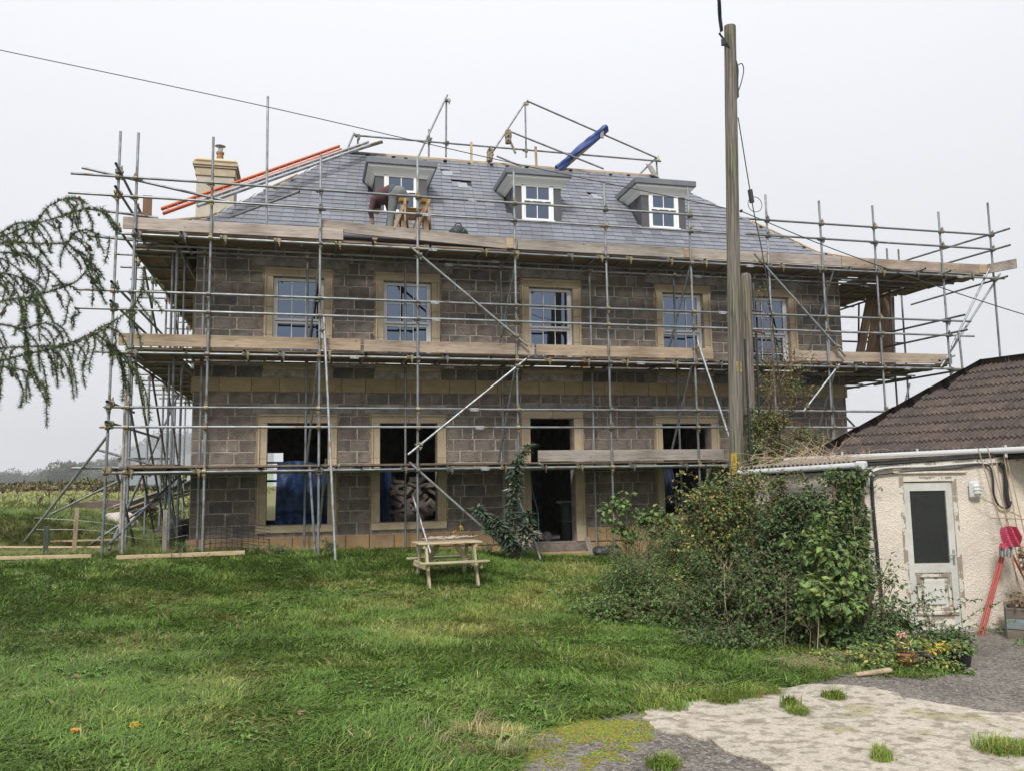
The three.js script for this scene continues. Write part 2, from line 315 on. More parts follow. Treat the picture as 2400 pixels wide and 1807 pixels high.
// ---------------------------------------------------------------- roof: 44 degrees with flared eaves, hipped ends
const RZ = -3.4, RY = 9.86, KZ = -.45, KY = 7.03, EZ = .52, EY = 6.55, HX0 = -3.35, HX1 = 5.0;
const prof = z => z < KZ ? RY - (z - RZ) * (RY - KY) / (KZ - RZ) : KY - (z - KZ) * (KY - EY) / (EZ - KZ);
const hipL = z => HX0 - (z - RZ), hipR = z => HX1 + (z - RZ);
{ // boarding under the slates: four faces in two pitches each
  const P = [], q = (a, b, c, d) => P.push(...a, ...b, ...c, ...a, ...c, ...d);
  const zs = [EZ, KZ, RZ];
  for (let i = 0; i < 2; i++) {
    const z0 = zs[i], z1 = zs[i + 1], y0 = prof(z0) - .02, y1 = prof(z1) - .02, b0 = 2 * RZ - z0, b1 = 2 * RZ - z1;
    q([hipL(z0), y0, z0], [hipR(z0), y0, z0], [hipR(z1), y1, z1], [hipL(z1), y1, z1]);
    q([hipR(z0), y0, b0], [hipL(z0), y0, b0], [hipL(z1), y1, b1], [hipR(z1), y1, b1]);
    q([hipL(z0), y0, b0], [hipL(z0), y0, z0], [hipL(z1), y1, z1], [hipL(z1), y1, b1]);
    q([hipR(z0), y0, z0], [hipR(z0), y0, b0], [hipR(z1), y1, b1], [hipR(z1), y1, z1]);
  }
  const roofG = quadsGeo(P); var roof = part(house, 'roof', roofG, M.membrane); M.membrane.side = THREE.DoubleSide;
  part(house, 'soffit', merge([bx(hipR(EZ) - hipL(EZ), .03, .5, (hipL(EZ) + hipR(EZ)) / 2, EY - .13, EZ - .27), bx(hipR(EZ) - hipL(EZ), .13, .03, (hipL(EZ) + hipR(EZ)) / 2, EY - .1, EZ)]), M.whiteMould);
  part(house, 'eaves_gutter', rod([-6.6, EY - .06, EZ + .09], [3.3, EY - .06, EZ + .09], .055, .055, 10), M.black);
}
const DORM = [-2.25, .95, 4.15], DZ = -1.06;
const slateG = [0, 1, 2, 3].map(v => { const g = boxG(.244, .011, .31, v * .4, v * .3); return g; });
function cutSlate([a, b, c, d]) { const P = [], q = (...v) => { for (const k of [0, 1, 2, 0, 2, 3]) P.push(...v[k]); }, t = .0055, h = .155, A = [a, t, h], B = [b, t, h], C = [d, t, -h], D = [c, t, -h], n = v => [v[0], -t, v[2]]; q(A, B, C, D); q(n(B), n(A), n(D), n(C)); q(n(A), n(B), B, A); q(n(B), n(C), C, B); q(n(C), n(D), D, C); q(n(D), n(A), A, D); const UV = []; for (let i = 0; i < P.length; i += 3) UV.push(P[i] + a, P[i + 2]); return quadsGeo(P, null, UV); }
const holes = [[-.61, 8.93], [2.85, 8.86], [-.9, 9.4]];
{
  const rows = []; const seg1 = Math.hypot(EZ - KZ, KY - EY), tot = seg1 + Math.hypot(KZ - RZ, RY - KY);
  const at = s => s < seg1 ? [EZ - (EZ - KZ) * s / seg1, EY + (KY - EY) * s / seg1, Math.atan2(KY - EY, EZ - KZ)] : [KZ - (KZ - RZ) * (s - seg1) / (tot - seg1), KY + (RY - KY) * (s - seg1) / (tot - seg1), Math.atan2(RY - KY, KZ - RZ)];
  const list = []; rnd = mulberry(202);
  for (let r = 0, s = -.03; s < tot - .1; r++, s += .198) {
    const top = s > tot - .34, [z, y, a] = at(clamp(s + .15, 0, tot)), zt = at(clamp(s, 0, tot))[0];
    const x0 = hipL(z), x1 = hipR(z);
    const zt2 = at(clamp(s - .005, 0, tot))[0], zh2 = at(clamp(s + .305, 0, tot))[0];
    for (let x = hipL(zt2) - .1 - (r % 2 ? .125 : 0); x < hipR(zt2); x += .2505) {
      const w = 1, xc = x + .125, lt = Math.max(x + .003, hipL(zt2)), lh = Math.max(x + .003, hipL(zh2)), rt2 = Math.min(x + .247, hipR(zt2)), rh = Math.min(x + .247, hipR(zh2)); if (rt2 - lt < .02) continue; let cut = null; if (lt > x + .01 || lh > x + .01 || rt2 < x + .24 || rh < x + .24) { const L2 = Math.min(lh, (lh + rh) / 2), R2 = Math.max(rh, (lh + rh) / 2); cut = [lt - xc, rt2 - xc, L2 - xc, R2 - xc]; }
      if (DORM.some(c => Math.abs(xc - c) < .59 && y > 7.72 && y < 8.9)) continue;
      if (holes.some(h => Math.abs(xc - h[0]) < .13 && Math.abs(y - h[1]) < .1)) continue;
      list.push({ x: xc, y, z, a, w, cut });
    }
  }
  list.sort((a, b) => Math.hypot(a.x + 4.26, a.y - 1.6, a.z - 17.2) - Math.hypot(b.x + 4.26, b.y - 1.6, b.z - 17.2));
  const vis = list.filter(o => o.y > 6.75), rest = list.filter(o => o.y <= 6.75), far = M.slate.map(() => []);
  [...vis, ...rest].forEach((o, i) => {
    const ny = Math.cos(o.a), nz = Math.sin(o.a), lift = .016 + R(0, .003), p = [o.x, o.y + ny * lift, o.z + nz * lift], rot = [o.a - .066 + R(-.006, .006), R(-.006, .006), 0], mi = Math.floor(rnd() * 5), g = o.cut ? cutSlate(o.cut) : slateG[Math.floor(rnd() * 4)];
    if (i < 300) { const m = part(roof, 'slate', g, M.slate[mi], p, rot); m.scale.x = o.w; }
    else { const m = new THREE.Matrix4().compose(V(...p), new THREE.Quaternion().setFromEuler(new THREE.Euler(...rot)), V(o.w, 1, 1)); far[mi].push(g.clone().applyMatrix4(m)); }
  });
  far.forEach((a, i) => { const m = part(roof, 'slates', merge(a), M.slate[i]); m.userData.kind = 'stuff'; });
  for (const h of holes) { const z = RZ + (RY - h[1]) / ((RY - KY) / (KZ - RZ)); part(roof, 'loose_slate', slateG[0], M.slatePale, [h[0], h[1] - .12, z + .16], [.72, 0, R(-.06, .06)]); }
}
// ridge and hip timbers, clips
part(roof, 'ridge_board', bx(HX1 - HX0 + .1, .05, .07, (HX0 + HX1) / 2, RY + .02, RZ), M.paleTimber);
for (let x = HX0 + .5; x < HX1; x += R(.28, .7)) part(roof, 'ridge_clip', bx(.09, .02, R(.1, .16), x, RY - .06 - R(0, .05), RZ + R(.1, .2)), pick([M.zinc, M.black, M.lead]), null, null);
for (const [z0, z1, sx] of [[-.6, .5, -1], [-2.2, -1.5, -1], [-1.55, .45, 1]]) {
  const hx = sx < 0 ? hipL : hipR;
  for (const [dx, dy, r] of [[0, .05, .028], [-.07 * sx, .015, .022]]) for (const [a, b] of (z0 < KZ && z1 > KZ ? [[z0, KZ], [KZ, z1]] : [[z0, z1]])) part(roof, 'hip_batten', rod([hx(a) + dx, prof(a) + dy, a], [hx(b) + dx, prof(b) + dy, b], r, r, 4), M.paleTimber);
  for (let z = z0 + .2; z < z1; z += .36) part(roof, 'hip_clip', bx(.2, .012, .05, 0, 0, 0), M.zinc, [hx(z) - .1 * sx, prof(z) + .02, z + .05], [0, sx * .6, sx * -.1]);
}
part(roof, 'underlay_strip', bx(.75, .012, .22, 0, 0, 0), M.tarpBright, [HX0 + .35, RY - .07, RZ + .1], [.75, 0, .0]);
// loose stone-coloured slate flaps round the holes; dormers
function dormer(c) {
  const g = sub(house, 'dormer'), zb = -2.4, zr = y => RZ + (RY - y) / ((RY - KY) / (KZ - RZ)); rnd = mulberry(303 + Math.round(c * 10));
  const w = 1.16, hw = w / 2, y0 = 7.56, y1 = 8.56;
  for (const s of [-1, 1]) {
    const sh = new THREE.Shape([[DZ, y0 - .02], [DZ, y1], [zr(y1), y1]].map(p => new THREE.Vector2(...p)));
    part(g, 'cheek', new THREE.ExtrudeGeometry(sh, { depth: .05, bevelEnabled: false }).rotateY(-Math.PI / 2).translate(s > 0 ? c + hw : c - hw + .05, 0, 0), M.lead);
    part(g, 'lead_roll', rod([c + s * (hw + .006), prof(DZ - .3) + .1, DZ - .3], [c + s * (hw + .006), y1, DZ - .3], .012), M.lead);
    part(g, 'face_panel', boxG(.19, y1 - y0, .04).translate(c + s * (hw - .097), (y0 + y1) / 2, DZ - .021), M.lead);
  }
  part(g, 'face_panel', boxG(w - .4, .09, .04).translate(c, y0 + .02, DZ - .021), M.lead);
  part(g, 'window_frame', merge([ring(.77, .92, .06, .1, c, 8.075, DZ - .02), boxG(.8, .04, .14).translate(c, 7.61, DZ + .02)]), M.white);
  sash(g, c, 8.295, .65, .40, DZ + .0, 2, 1); sash(g, c, 7.86, .65, .43, DZ - .04, 2, 1);
  part(g, 'sash_horn', merge([boxG(.06, .025, .03).translate(c - .15, 8.09, DZ + .02), boxG(.06, .025, .03).translate(c + .15, 8.09, DZ + .02)]), M.white);
  { // cornice: one moulded profile mitred round front and sides
    const pr = [[8.43, .012], [8.45, .03], [8.47, .03], [8.475, .045], [8.50, .055], [8.54, .085], [8.575, .13], [8.60, .15], [8.605, .165], [8.655, .17]], P = [], zb2 = DZ - 1.05;
    const pt = ([y, q]) => [[c - hw - q, y, zb2], [c - hw - q, y, DZ + q], [c + hw + q, y, DZ + q], [c + hw + q, y, zb2]];
    for (let i = 0; i + 1 < pr.length; i++) { const A = pt(pr[i]), B = pt(pr[i + 1]); for (let k = 0; k < 3; k++) P.push(...A[k], ...A[k + 1], ...B[k + 1], ...A[k], ...B[k + 1], ...B[k]); }
    M.whiteMould.side = THREE.DoubleSide; part(g, 'cornice', quadsGeo(P), M.whiteMould);
  }
  const D = DZ + .22 + 2.45;
  part(g, 'dormer_roof', bevelG(w + .44, .15, D, .016), M.leadRoof, [c, 8.73, DZ + .22 - D / 2]);
  part(g, 'lining', boxG(w - .1, 1.0, .04).translate(c, 8.06, -1.75), M.innerWall);
}
DORM.forEach(dormer);
// chimney on the left side
{
  const g = sub(house, 'chimney', [-6.48, 0, -3.8]);
  part(g, 'shaft', boxG(.86, 5.3, .86).translate(0, 6.4, 0), std([.62, .56, .45], { map: blotch }));
  part(g, 'frieze', bevelG(.92, .2, .92, .01), M.stone[3], [0, 9.1, 0]);
  part(g, 'cornice', merge([boxG(.98, .05, .98).translate(0, 9.23, 0), boxG(1.04, .06, 1.04).translate(0, 9.285, 0)]), M.stone[1]);
  part(g, 'capping', bevelG(1.0, .14, 1.0, .06), std([.74, .66, .48], { map: stoneT }), [0, 9.38, 0]);
  part(g, 'pot', new THREE.LatheGeometry([[.1, 0], [.085, .2], [.075, .3], [.095, .31], [.095, .36], [.07, .37]].map(p => new THREE.Vector2(...p)), 14).translate(.05, 9.42, 0), std([.46, .24, .12], { map: grit }));
  part(g, 'cowl', merge([rod([.05, 9.78, 0], [.05, 9.86, 0], .055, .055, 12), ...[0, 1, 2].map(i => rod([.05 + .06 * Math.cos(i * 2.1), 9.84, .06 * Math.sin(i * 2.1)], [.05 + .06 * Math.cos(i * 2.1), 9.94, .06 * Math.sin(i * 2.1)], .008)), new THREE.ConeGeometry(.13, .05, 16).translate(.05, 9.96, 0)]), M.zinc);
}
// ---------------------------------------------------------------- scaffold: tubes, couplers, boards
const scaf = thing('scaffold', 'galvanised tube scaffold with plank decks on three lifts round the block house', 'scaffold');
rnd = mulberry(404);
const TR = .0242, unitTube = new THREE.CylinderGeometry(TR, TR, 1, 12, 1, true);
{ const uv = unitTube.attributes.uv; for (let i = 0; i < uv.count; i++) uv.setXY(i, uv.getX(i) * .5, uv.getY(i) * 2); }
function tube(name, a, b, m) {
  const A = V(...a), B = V(...b), d = B.clone().sub(A), o = part(scaf, name, unitTube, m ?? pick(M.steel));
  o.position.copy(A).add(B).multiplyScalar(.5); o.scale.y = d.length(); o.quaternion.setFromUnitVectors(V(0, 1, 0), d.normalize()); o.rotateY(R(0, 6)); return o;
}
const coupG = merge([rod([0, -.028, 0], [0, .028, 0], .037, .037, 8), rod([-.028, 0, .052], [.028, 0, .052], .037, .037, 8), rod([.05, 0, -.02], [.085, 0, -.02], .011, .011, 6), bx(.02, .05, .03, .052, 0, -.01), rod([0, .05, .06], [0, .088, .06], .011, .011, 6), bx(.05, .02, .03, 0, .05, .055)]).scale(1.22, 1.22, 1.15);
function coup(x, y, z, ry = 0) { part(scaf, 'coupler', coupG, pick(M.coupler), [x, y, z], [R(-.08, .08), ry + R(-.1, .1), pick([0, Math.PI]) + R(-.1, .1)]); }
const sleeveG = merge([rod([-.085, 0, 0], [.085, 0, 0], .031, .031, 10), bx(.16, .05, .02, 0, -.012, .026), bx(.03, .025, .02, -.045, .0, .036), bx(.03, .025, .02, .045, .0, .036)]);
function sleeve(x, y, z) { part(scaf, 'sleeve', sleeveG, M.zinc, [x, y, z]); }
const ZO = 1.3, ZI = .25, ST = [[-7.65, 8.05], [-7.34, 8.05], [-6.03, 8.08], [-4.05, 7.9], [-2.19, 8.0], [-.215, 7.89], [1.735, 7.78], [3.65, 7.79], [5.5, 7.76], [6.85, 7.71], [8.22, 7.69], [10.01, 7.66], [11.41, 7.97]];
const LED = [1.835, 3.955, 6.12];
ST.forEach(([x, t], i) => {
  const b = x > 9.9 ? -.3 : gy(x, ZO) - .02, lean = R(-.03, .03), q = u => [x + lean * (u - 4) / 4, u, ZO + R(-.004, .004)];
  if (x > 11) { tube('standard', [x, .0, ZO], [x, t, ZO]); }
  else { const j = pick([2.98, 3.3, 4.9]); tube('standard', [x - lean, b, ZO], [x, j, ZO]); tube('standard', [x, j, ZO], [x + lean * .4, t, ZO]); part(scaf, 'spigot', rod([x, j - .1, ZO], [x, j + .1, ZO], .03, .03, 10), M.coupler[1]); }
});
// ledgers and guard rails, in lengths
function run(name, y, z, x0, x1, dz, joints = []) {
  const xs = [x0, ...joints, x1];
  for (let i = 0; i + 1 < xs.length; i++) { tube(name, [xs[i], y + R(-.006, .006), z + dz], [xs[i + 1], y + R(-.006, .006), z + dz]); if (i) sleeve(xs[i], y, z + dz); }
  for (const [x] of ST) if (z > 1 && x > x0 && x < x1) coup(x, y, z, 0);
}
run('guard_rail', 7.17, ZO, -8.42, 11.47, .052, [-1.1, 4.95]); run('guard_rail', 6.815, ZO, -8.45, 11.45, .052, [-2.02, 4.85]);
run('guard_rail', 5.065, ZO, -8.27, 10.62, .052, [-1.86, 4.3]); run('guard_rail', 4.73, ZO, -8.24, 10.68, .052, [-1.84, 4.7]);
run('guard_rail', 2.98, ZO, -7.66, 8.6, .052, [-1.1, 4.4]); run('guard_rail', 2.63, ZO, -7.78, 8.6, .052, [-1.0, 4.9]);
run('ledger', LED[2], ZO, -7.62, 11.66, .052, [-1.9, 5.0, 10.4]); run('ledger', LED[1], ZO, -7.52, 10.62, .052, [-3.4, 2.4, 8.8]); run('ledger', LED[0], ZO, -7.7, 8.6, .052, [-.9, 4.2]);
for (const y of LED) run('inner_ledger', y - .01, ZI, -7.5, y > 6 ? 10.2 : 9.6, .05, [-1.4, 4.3]);
run('inner_ledger', LED[2] - .01, .72, -7.4, 10.8, 0, [-.5, 5.2]);
for (const x of [-6.25, -4.28, -2.31, -.27, 1.73, 3.73, 5.72, 7.62]) { tube('inner_standard', [x, gy(x, ZI), ZI], [x, 6.2, ZI]); for (const y of LED) coup(x, y, ZI); }
// transoms, projecting a little beyond the outer ledger
const TX = [[], [], []];
LED.forEach((y, l) => { for (let x = -7.3; x < (l === 2 ? 11.3 : l === 1 ? 10.2 : 8.2); x += R(.62, 1.15)) { tube('transom', [x, y + .05, .02 + R(-.08, .05)], [x + R(-.02, .02), y + .05, 1.42 + R(-.02, l === 2 && x > 9 ? .3 : .06)]); if (rnd() < .8) part(scaf, 'coupler', coupG, pick(M.coupler), [x, y + .012, 1.36], [0, Math.PI / 2, Math.PI]); } });
// decks of boards
const boardGs = [0, 1, 2, 3].map(v => bevelG(3.9, .038, .222, .004, v * .7, v * .22));
function board(name, cx, cy, cz, len, ry = 0, mats = M.deckBoard, rx = 0, rz = 0) { const m = part(scaf, name, pick(boardGs), pick(mats), [cx, cy, cz], [rx, ry, rz]); m.scale.x = len / 3.9; m.rotation.order = 'ZYX'; return m; }
const bandG = bx(.04, .044, .228);
function deckX(y, x0, x1, zs) { for (const z of zs) { let x = x0 + R(0, .25); let first = R(1.8, 3.9); while (x < x1 - .4) { const L = Math.min(first, x1 - x + R(-.1, .2)); first = 3.9; board('scaffold_board', x + L / 2, y + R(-.003, .006), z, L - .01, R(-.004, .004)); part(scaf, 'board_end_band', bandG, M.zinc, [x + .02, y, z]); x += L; } } }
const ZB = [.19, .42, .65, .88, 1.12];
deckX(LED[0] + .095, -7.6, 8.4, ZB); deckX(LED[1] + .095, -7.5, 10.1, ZB); deckX(LED[2] + .095, -7.5, 11.3, [.66, .89, 1.12]); deckX(LED[2] + .095, 8.5, 10.9, [.2, .43]);
// toe boards on edge
function toe(x0, x1, yb, z = 1.25, mats = M.board, y2 = yb) { const L = Math.hypot(x1 - x0, y2 - yb); return board('toe_board', (x0 + x1) / 2, (yb + y2) / 2 + .115, z, L, 0, mats, Math.PI / 2 + R(-.02, .02), Math.atan2(y2 - yb, x1 - x0)); }
toe(-7.55, -3.62, 6.235); toe(-4.06, -.16, 6.41, 1.21, M.board, 6.235); toe(-.15, 3.72, 6.235, 1.25, [M.board[3]]); toe(3.62, 7.35, 6.24); toe(7.36, 11.28, 6.235);
toe(-7.55, -3.28, 4.09, 1.25, [M.boardNew[1], M.board[4]]); toe(-3.22, .16, 4.075, 1.26, [M.board[4]]); toe(.2, 4.1, 4.075, 1.25, [M.boardNew[1]]); toe(6.05, 10.0, 4.08, 1.25, [M.board[4]]);
toe(.2, 4.25, 1.955, 1.24, [M.board[3]]);
for (const [x, y] of [[-.28, 6.36], [3.62, 6.36], [11.15, 6.36]]) part(scaf, 'board_patch', bx(.22, .21, .012, x, y, 1.278), M.boardNew[0]);
// facade braces and ties across the lifts
for (const [a, b] of [[[-2.34, 6.14], [0, 4.24]], [[-.04, 3.98], [-2.39, 2.11]], [[-2.37, 1.97], [-.23, .05]], [[5.12, 6.38], [7.23, 4.18]], [[7.06, 4.0], [6.1, 2.96]]]) { tube('brace', [...a, ZO + .08], [...b, ZO + .08], M.steel[2]); coup(lerp(a[0], b[0], .08), lerp(a[1], b[1], .08), ZO + .03); coup(lerp(a[0], b[0], .9), lerp(a[1], b[1], .9), ZO + .03); }
for (const x of [-4.1, -.22, 3.62, 7.1]) { tube('brace', [x + .08, 6.2, ZO - .06], [x - .16, 4.15, ZI], M.steel[3]); tube('brace', [x + .06, 4.2, ZO - .06], [x - .16, 1.95, ZI], M.steel[3]); }
// rakers down to the lawn
tube('raker', [-3.97, 4.7, ZO + .06], [-3.74, gy(-3.74, 2.05), 2.05], M.steel[2]); coup(-3.98, 4.45, ZO + .03);
tube('raker', [3.70, 4.44, ZO + .06], [4.25, gy(4.3, 3.0), 3.0], M.steel[2]); coup(3.7, 4.3, ZO + .03);
tube('raker', [-4.2, 1.95, ZO - .1], [-4.08, gy(-4.08, 1.1), 1.18]); tube('raker', [-3.9, 2.05, ZO - .05], [-4.0, .75, ZI + .3]);
tube('raker', [-2.25, 1.35, .9], [-1.98, gy(-1.98, 1.7), 1.7], M.steel[2]); tube('raker', [-.3, 1.3, 1.5], [0.08, gy(.1, 1.75), 1.8], M.steel[2]);
// left return
const SX = -7.65, IX = -6.72, LZ = [-.55, -2.45, -4.35, -6.25, -8.15, -10];
for (const z of LZ) { tube('standard', [SX, gy(SX, z), z], [SX, 6.4 + (z === -.55 ? .9 : R(.2, 1)), z]); tube('inner_standard', [IX, gy(IX, z), z], [IX, 6.3, z]); for (const y of LED) coup(SX, y, z, Math.PI / 2); }
tube('inner_standard', [IX, gy(IX, .5), .5], [IX, 6.2, .5]); tube('inner_standard', [-6.9, gy(IX, .2), -.2], [-6.9, 6.2, -.2]);
for (const [y, z0, z1] of [[7.27, 1.75, -3.2], [6.86, 1.72, -3], [6.2, 1.72, -10.2], [5.14, 1.74, -10], [4.8, 1.74, -10], [4.03, 1.4, -10.2], [3.05, 1.72, -.6], [2.7, 1.72, -3.5], [1.9, 1.4, -10]]) { tube('ledger', [SX + .05, y, z0], [SX + .05, y + (y > 7 ? -.3 : 0), z1], M.steel[3]); coup(SX, y, ZO + .06, Math.PI / 2); }
for (const y of LED) { tube('inner_ledger', [IX, y + .05, .8], [IX, y + .05, -10.2]); for (let z = .7; z > -10; z -= R(.85, 1.25)) tube('transom', [-8.15 + R(-.25, .45), y + .1, z], [-6.5, y + .1, z]); }
for (const y of LED) for (const x of [-7.5, -7.27, -7.04, -6.81]) { let z = .1 + R(-.2, .1); while (z > -9.8) { const L = R(3, 3.9); board('scaffold_board', x, y + .15, z - L / 2, L - .02, Math.PI / 2); z -= L; } }
tube('guard_rail', [-8.33, 7.42, ZO - .3], [-5.62, 6.83, ZO + .0], M.steel[3]); tube('guard_rail', [-5.75, 6.86, .35], [-4.45, 7.15, ZO - .05], M.steel[3]); tube('guard_rail', [-8.3, 6.66, 1.0], [-7.0, 6.55, 1.0]); tube('transom', [-8.25, 6.2, .8], [-7.0, 6.12, .85]);
for (const [z0, y0, z1, y1] of [[1.0, 4.0, -3.4, .4], [-.5, 4.0, -4.9, .4], [-2.3, 4, -6.6, .5], [.9, 1.9, -1.2, .3], [-4.6, 3.9, -8, 1], [-1, 6.1, -4.5, 3.9], [-5, 6.1, -8.5, 3.9], [1.2, .5, -6, 3.9]]) tube('brace', [-7.58, y0, z0], [-7.58, y1, z1], M.steel[3]);
tube('brace', [-7.1, 2.0, -.6], [-6.66, .35, -.6]); tube('brace', [-7.6, .6, 1.1], [-6.7, 1.8, -.5]);
// rakers on the bank to the left
for (const [a, b] of [[[-7.66, 2.5, 1.24], [-9.5, -.6]], [[-7.62, 1.8, -.5], [-10.0, -3.2]], [[-6.62, 1.72, -.9], [-8.5, -.85]]]) { tube('raker', a, [b[0], gy(...b) - .03, b[1]]); }
tube('standard', [-7.52, gy(-7.5, .6), .65], [-7.52, 3.35, .65], M.board[2]); tube('transom', [-8.02, 2.28, .4], [-7.1, 2.0, .2]);
// tall standard through the eaves deck
tube('standard', [-5.07, 6.2, .76], [-5.09, 9.23, .75], M.steel[2]);
// right return: wide loading bay
for (const [x, z, t] of [[8.75, -.9, 6.3], [8.62, -1.5, 6.3], [9.7, -2.6, 6.9], [10.9, -1.2, 7.5], [9.9, -.4, 7.25], [8.8, -3.6, 6.3], [9.75, -4.2, 6.8]]) tube('standard', [x, -.1, z], [x, t, z], M.steel[3]);
for (const y of LED.slice(1)) {
  for (const [x, z0, z1] of [[8.7, .2, -5], [9.85, .2, -5], [y > 6 ? 11.35 : 10.05, 1.75, -1.4]]) tube('ledger', [x, y - .05, z0], [x, y - .05, z1], M.steel[3]);
  for (let z = -.1; z > -4.8; z -= R(.5, .8)) tube('transom', [8.35, y + .03, z], [10.2 + R(-.1, .3), y + .03, z], M.steel[3]);
  for (const x of [8.5, 8.73, 8.96, 9.19, 9.42, 9.65, 9.88]) board('scaffold_board', x, y + .08, -1.85 + R(-.3, .3), 3.9, Math.PI / 2);
  for (const x of [10.2, 10.43, 10.66]) if (y > 6) board('scaffold_board', x, y + .08, -.2 + R(-.2, .2), 1.5, Math.PI / 2);
}
for (const [y, x] of [[7.17, 11.47], [6.78, 11.45], [5.1, 10.05], [4.76, 10.08]]) tube('guard_rail', [x, y + .02, ZO + .5], [x - (y > 6 ? .5 : .3), y - .0, -1.3], M.steel[3]);
for (const y of [6.95, 6.6, 5.0, 4.6, 4.2]) tube('guard_rail', [8.4, y, -1.25], [10.95, y, -1.25], M.steel[3]);
tube('brace', [11.75, 6.3, 1.15], [9.75, 4.0, 1.3], M.steel[2]); tube('brace', [11.3, 6.35, ZO], [10.0, 4.45, ZO + .1], M.steel[2]);
tube('brace', [8.7, 4.1, -.2], [9.9, 6.1, -1.6], M.steel[3]); tube('brace', [8.8, 1.9, -1], [9.8, 3.9, -2.6], M.steel[3]); tube('brace', [9.8, 1.7, -.5], [8.7, 3.6, -1.5], M.steel[3]); tube('brace', [10.8, 3.9, -1], [9.4, 1.8, -.2], M.steel[3]);
tube('standard', [9.95, 3.0, 1.75], [9.9, 4.75, 1.75]); tube('transom', [9.2, 4.05, 1.9], [10.6, 4.35, .8]);
board('toe_board', 11.4, 6.36, 1.52, .7, -1.15, [M.board[1]], Math.PI / 2, 0); board('toe_board', 10.1, 4.2, 1.0, .5, Math.PI / 2, [M.board[1]], Math.PI / 2, 0);
// ridge frame
const rt = (a, b, m) => tube('ridge_tube', [a[0], a[1], RZ + (a[2] ?? 0)], [b[0], b[1], RZ + (b[2] ?? 0)], m ?? M.steel[3]);
rt([-3.2, 10.34], [5.2, 10.31, .02]); rt([-3.18, 10.4], [-3.45, 9.7]); rt([-3.08, 10.3, -.1], [-3.1, 9.7, -.1]);
rt([-1.6, 9.8], [-.78, 11.66]); rt([-.8, 11.56, -.06], [-.82, 9.98, -.06]); rt([-1.26, 10.7, -.08], [-1.27, 9.8, -.08]);
rt([1.33, 11.66], [1.33, 10.12]); rt([1.36, 11.68, .05], [5.06, 10.39, .05]); rt([.2, 9.85, -.05], [1.33, 11.66, -.05]); rt([.9, 10.75, .1], [3.4, 9.85, .3]); rt([4.46, 9.8], [5.08, 10.42]); rt([5.1, 10.35, -.06], [5.12, 9.7, -.06]); rt([.5, 10.05, .1], [1.15, 9.78, .2]);
for (const [x, y] of [[-.82, 10.33], [-1.27, 10.4], [1.33, 11.62], [5.06, 10.36], [1.33, 10.31], [-.8, 11.5], [-3.12, 10.33]]) coup(x, y, RZ, R(0, 3));
// ---------------------------------------------------------------- ground
rnd = mulberry(505);
const inPoly = (P, x, z) => { let c = false; for (let i = 0, j = P.length - 1; i < P.length; j = i++) { const [xi, zi] = P[i], [xj, zj] = P[j]; if ((zi > z) !== (zj > z) && x < (xj - xi) * (z - zi) / (zj - zi) + xi) c = !c; } return c; };
const YARD = [[-3.4, 20], [-3.1, 12.4], [-2.95, 11.4], [-2.75, 10.85], [-2.3, 10.5], [-1.9, 10.42], [-1.5, 10.28], [-1.0, 10.1], [-.6, 10.08], [-.2, 9.95], [.3, 9.8], [.9, 9.55], [1.6, 9.85], [2.2, 9.85], [2.75, 9.3], [2.95, 8.4], [3.05, 7.35], [9, 8.95], [14, 14], [14, 24], [-3.6, 24]];
const SLAB = [[-1.47, 10.42], [-1.2, 10.26], [-1.0, 10.3], [-.8, 10.18], [-.5, 10.2], [-.23, 10.1], [.02, 10.09], [.24, 9.98], [.45, 9.94], [.67, 10.02], [.85, 10.2], [.97, 10.4], [1.02, 10.6], [1.06, 10.78], [1.2, 11.05], [1.54, 11.26], [2.4, 11.6], [3.2, 12.6], [3, 16], [-.6, 16], [-1.1, 12.6], [-1.25, 11.75], [-1.33, 11.5], [-1.5, 11.2], [-1.56, 10.87], [-1.6, 10.6]];
{
  const axis = (a, b, f0, f1, fine, g) => { const v = []; let x = f0; while (x <= f1) { v.push(x); x += fine; } let s = fine; x = f1; while (x < b) { s *= g; x += s; v.push(Math.min(x, b)); } s = fine; x = f0; while (x > a) { s *= g; x -= s; v.unshift(Math.max(x, a)); } return v; };
  const xs = axis(-1500, 900, -13, 9, .3, 1.24), zs = axis(-2200, 60, -8, 13, .3, 1.22), P = [], C = [], I = [], UV = [];
  for (const z of zs) for (const x of xs) {
    let y = gy(x, z); if (x > XL + .05 && x < XR - .05 && z < -.05 && z > -6.8) y -= .6;
    if ([[0, 0], [.3, 0], [-.3, 0], [0, .3], [0, -.3]].some(([a, b]) => inPoly(YARD, x + a, z + b))) y -= .06;
    P.push(x, y, z); UV.push(x, z);
    const n = fbm(x * .5, z * .5, 31, 3), field = sstep(-1, -4, z + (x > -7 ? 0 : 0));
    const a = [.045, .052, .02], b = [.10, .105, .035], f1 = [.17, .19, .06], f2 = [.24, .20, .09];
    const q = fbm(x * .12, z * .2, 33, 3);
    for (let k = 0; k < 3; k++) C.push(lerp(lerp(a[k], b[k], n), lerp(f1[k], f2[k], q), field));
  }
  const W = xs.length; for (let j = 0; j + 1 < zs.length; j++) for (let i = 0; i + 1 < W; i++) { const a = j * W + i; I.push(a, a + W, a + 1, a + 1, a + W, a + W + 1); }
  const g = new THREE.BufferGeometry(); g.setAttribute('position', new THREE.Float32BufferAttribute(P, 3)); g.setAttribute('color', new THREE.Float32BufferAttribute(C, 3)); g.setAttribute('uv', new THREE.Float32BufferAttribute(UV, 2)); g.setIndex(I); g.computeVertexNormals();
  structure('ground', g, new THREE.MeshStandardMaterial({ vertexColors: true, map: blotch, roughness: 1 }));
}
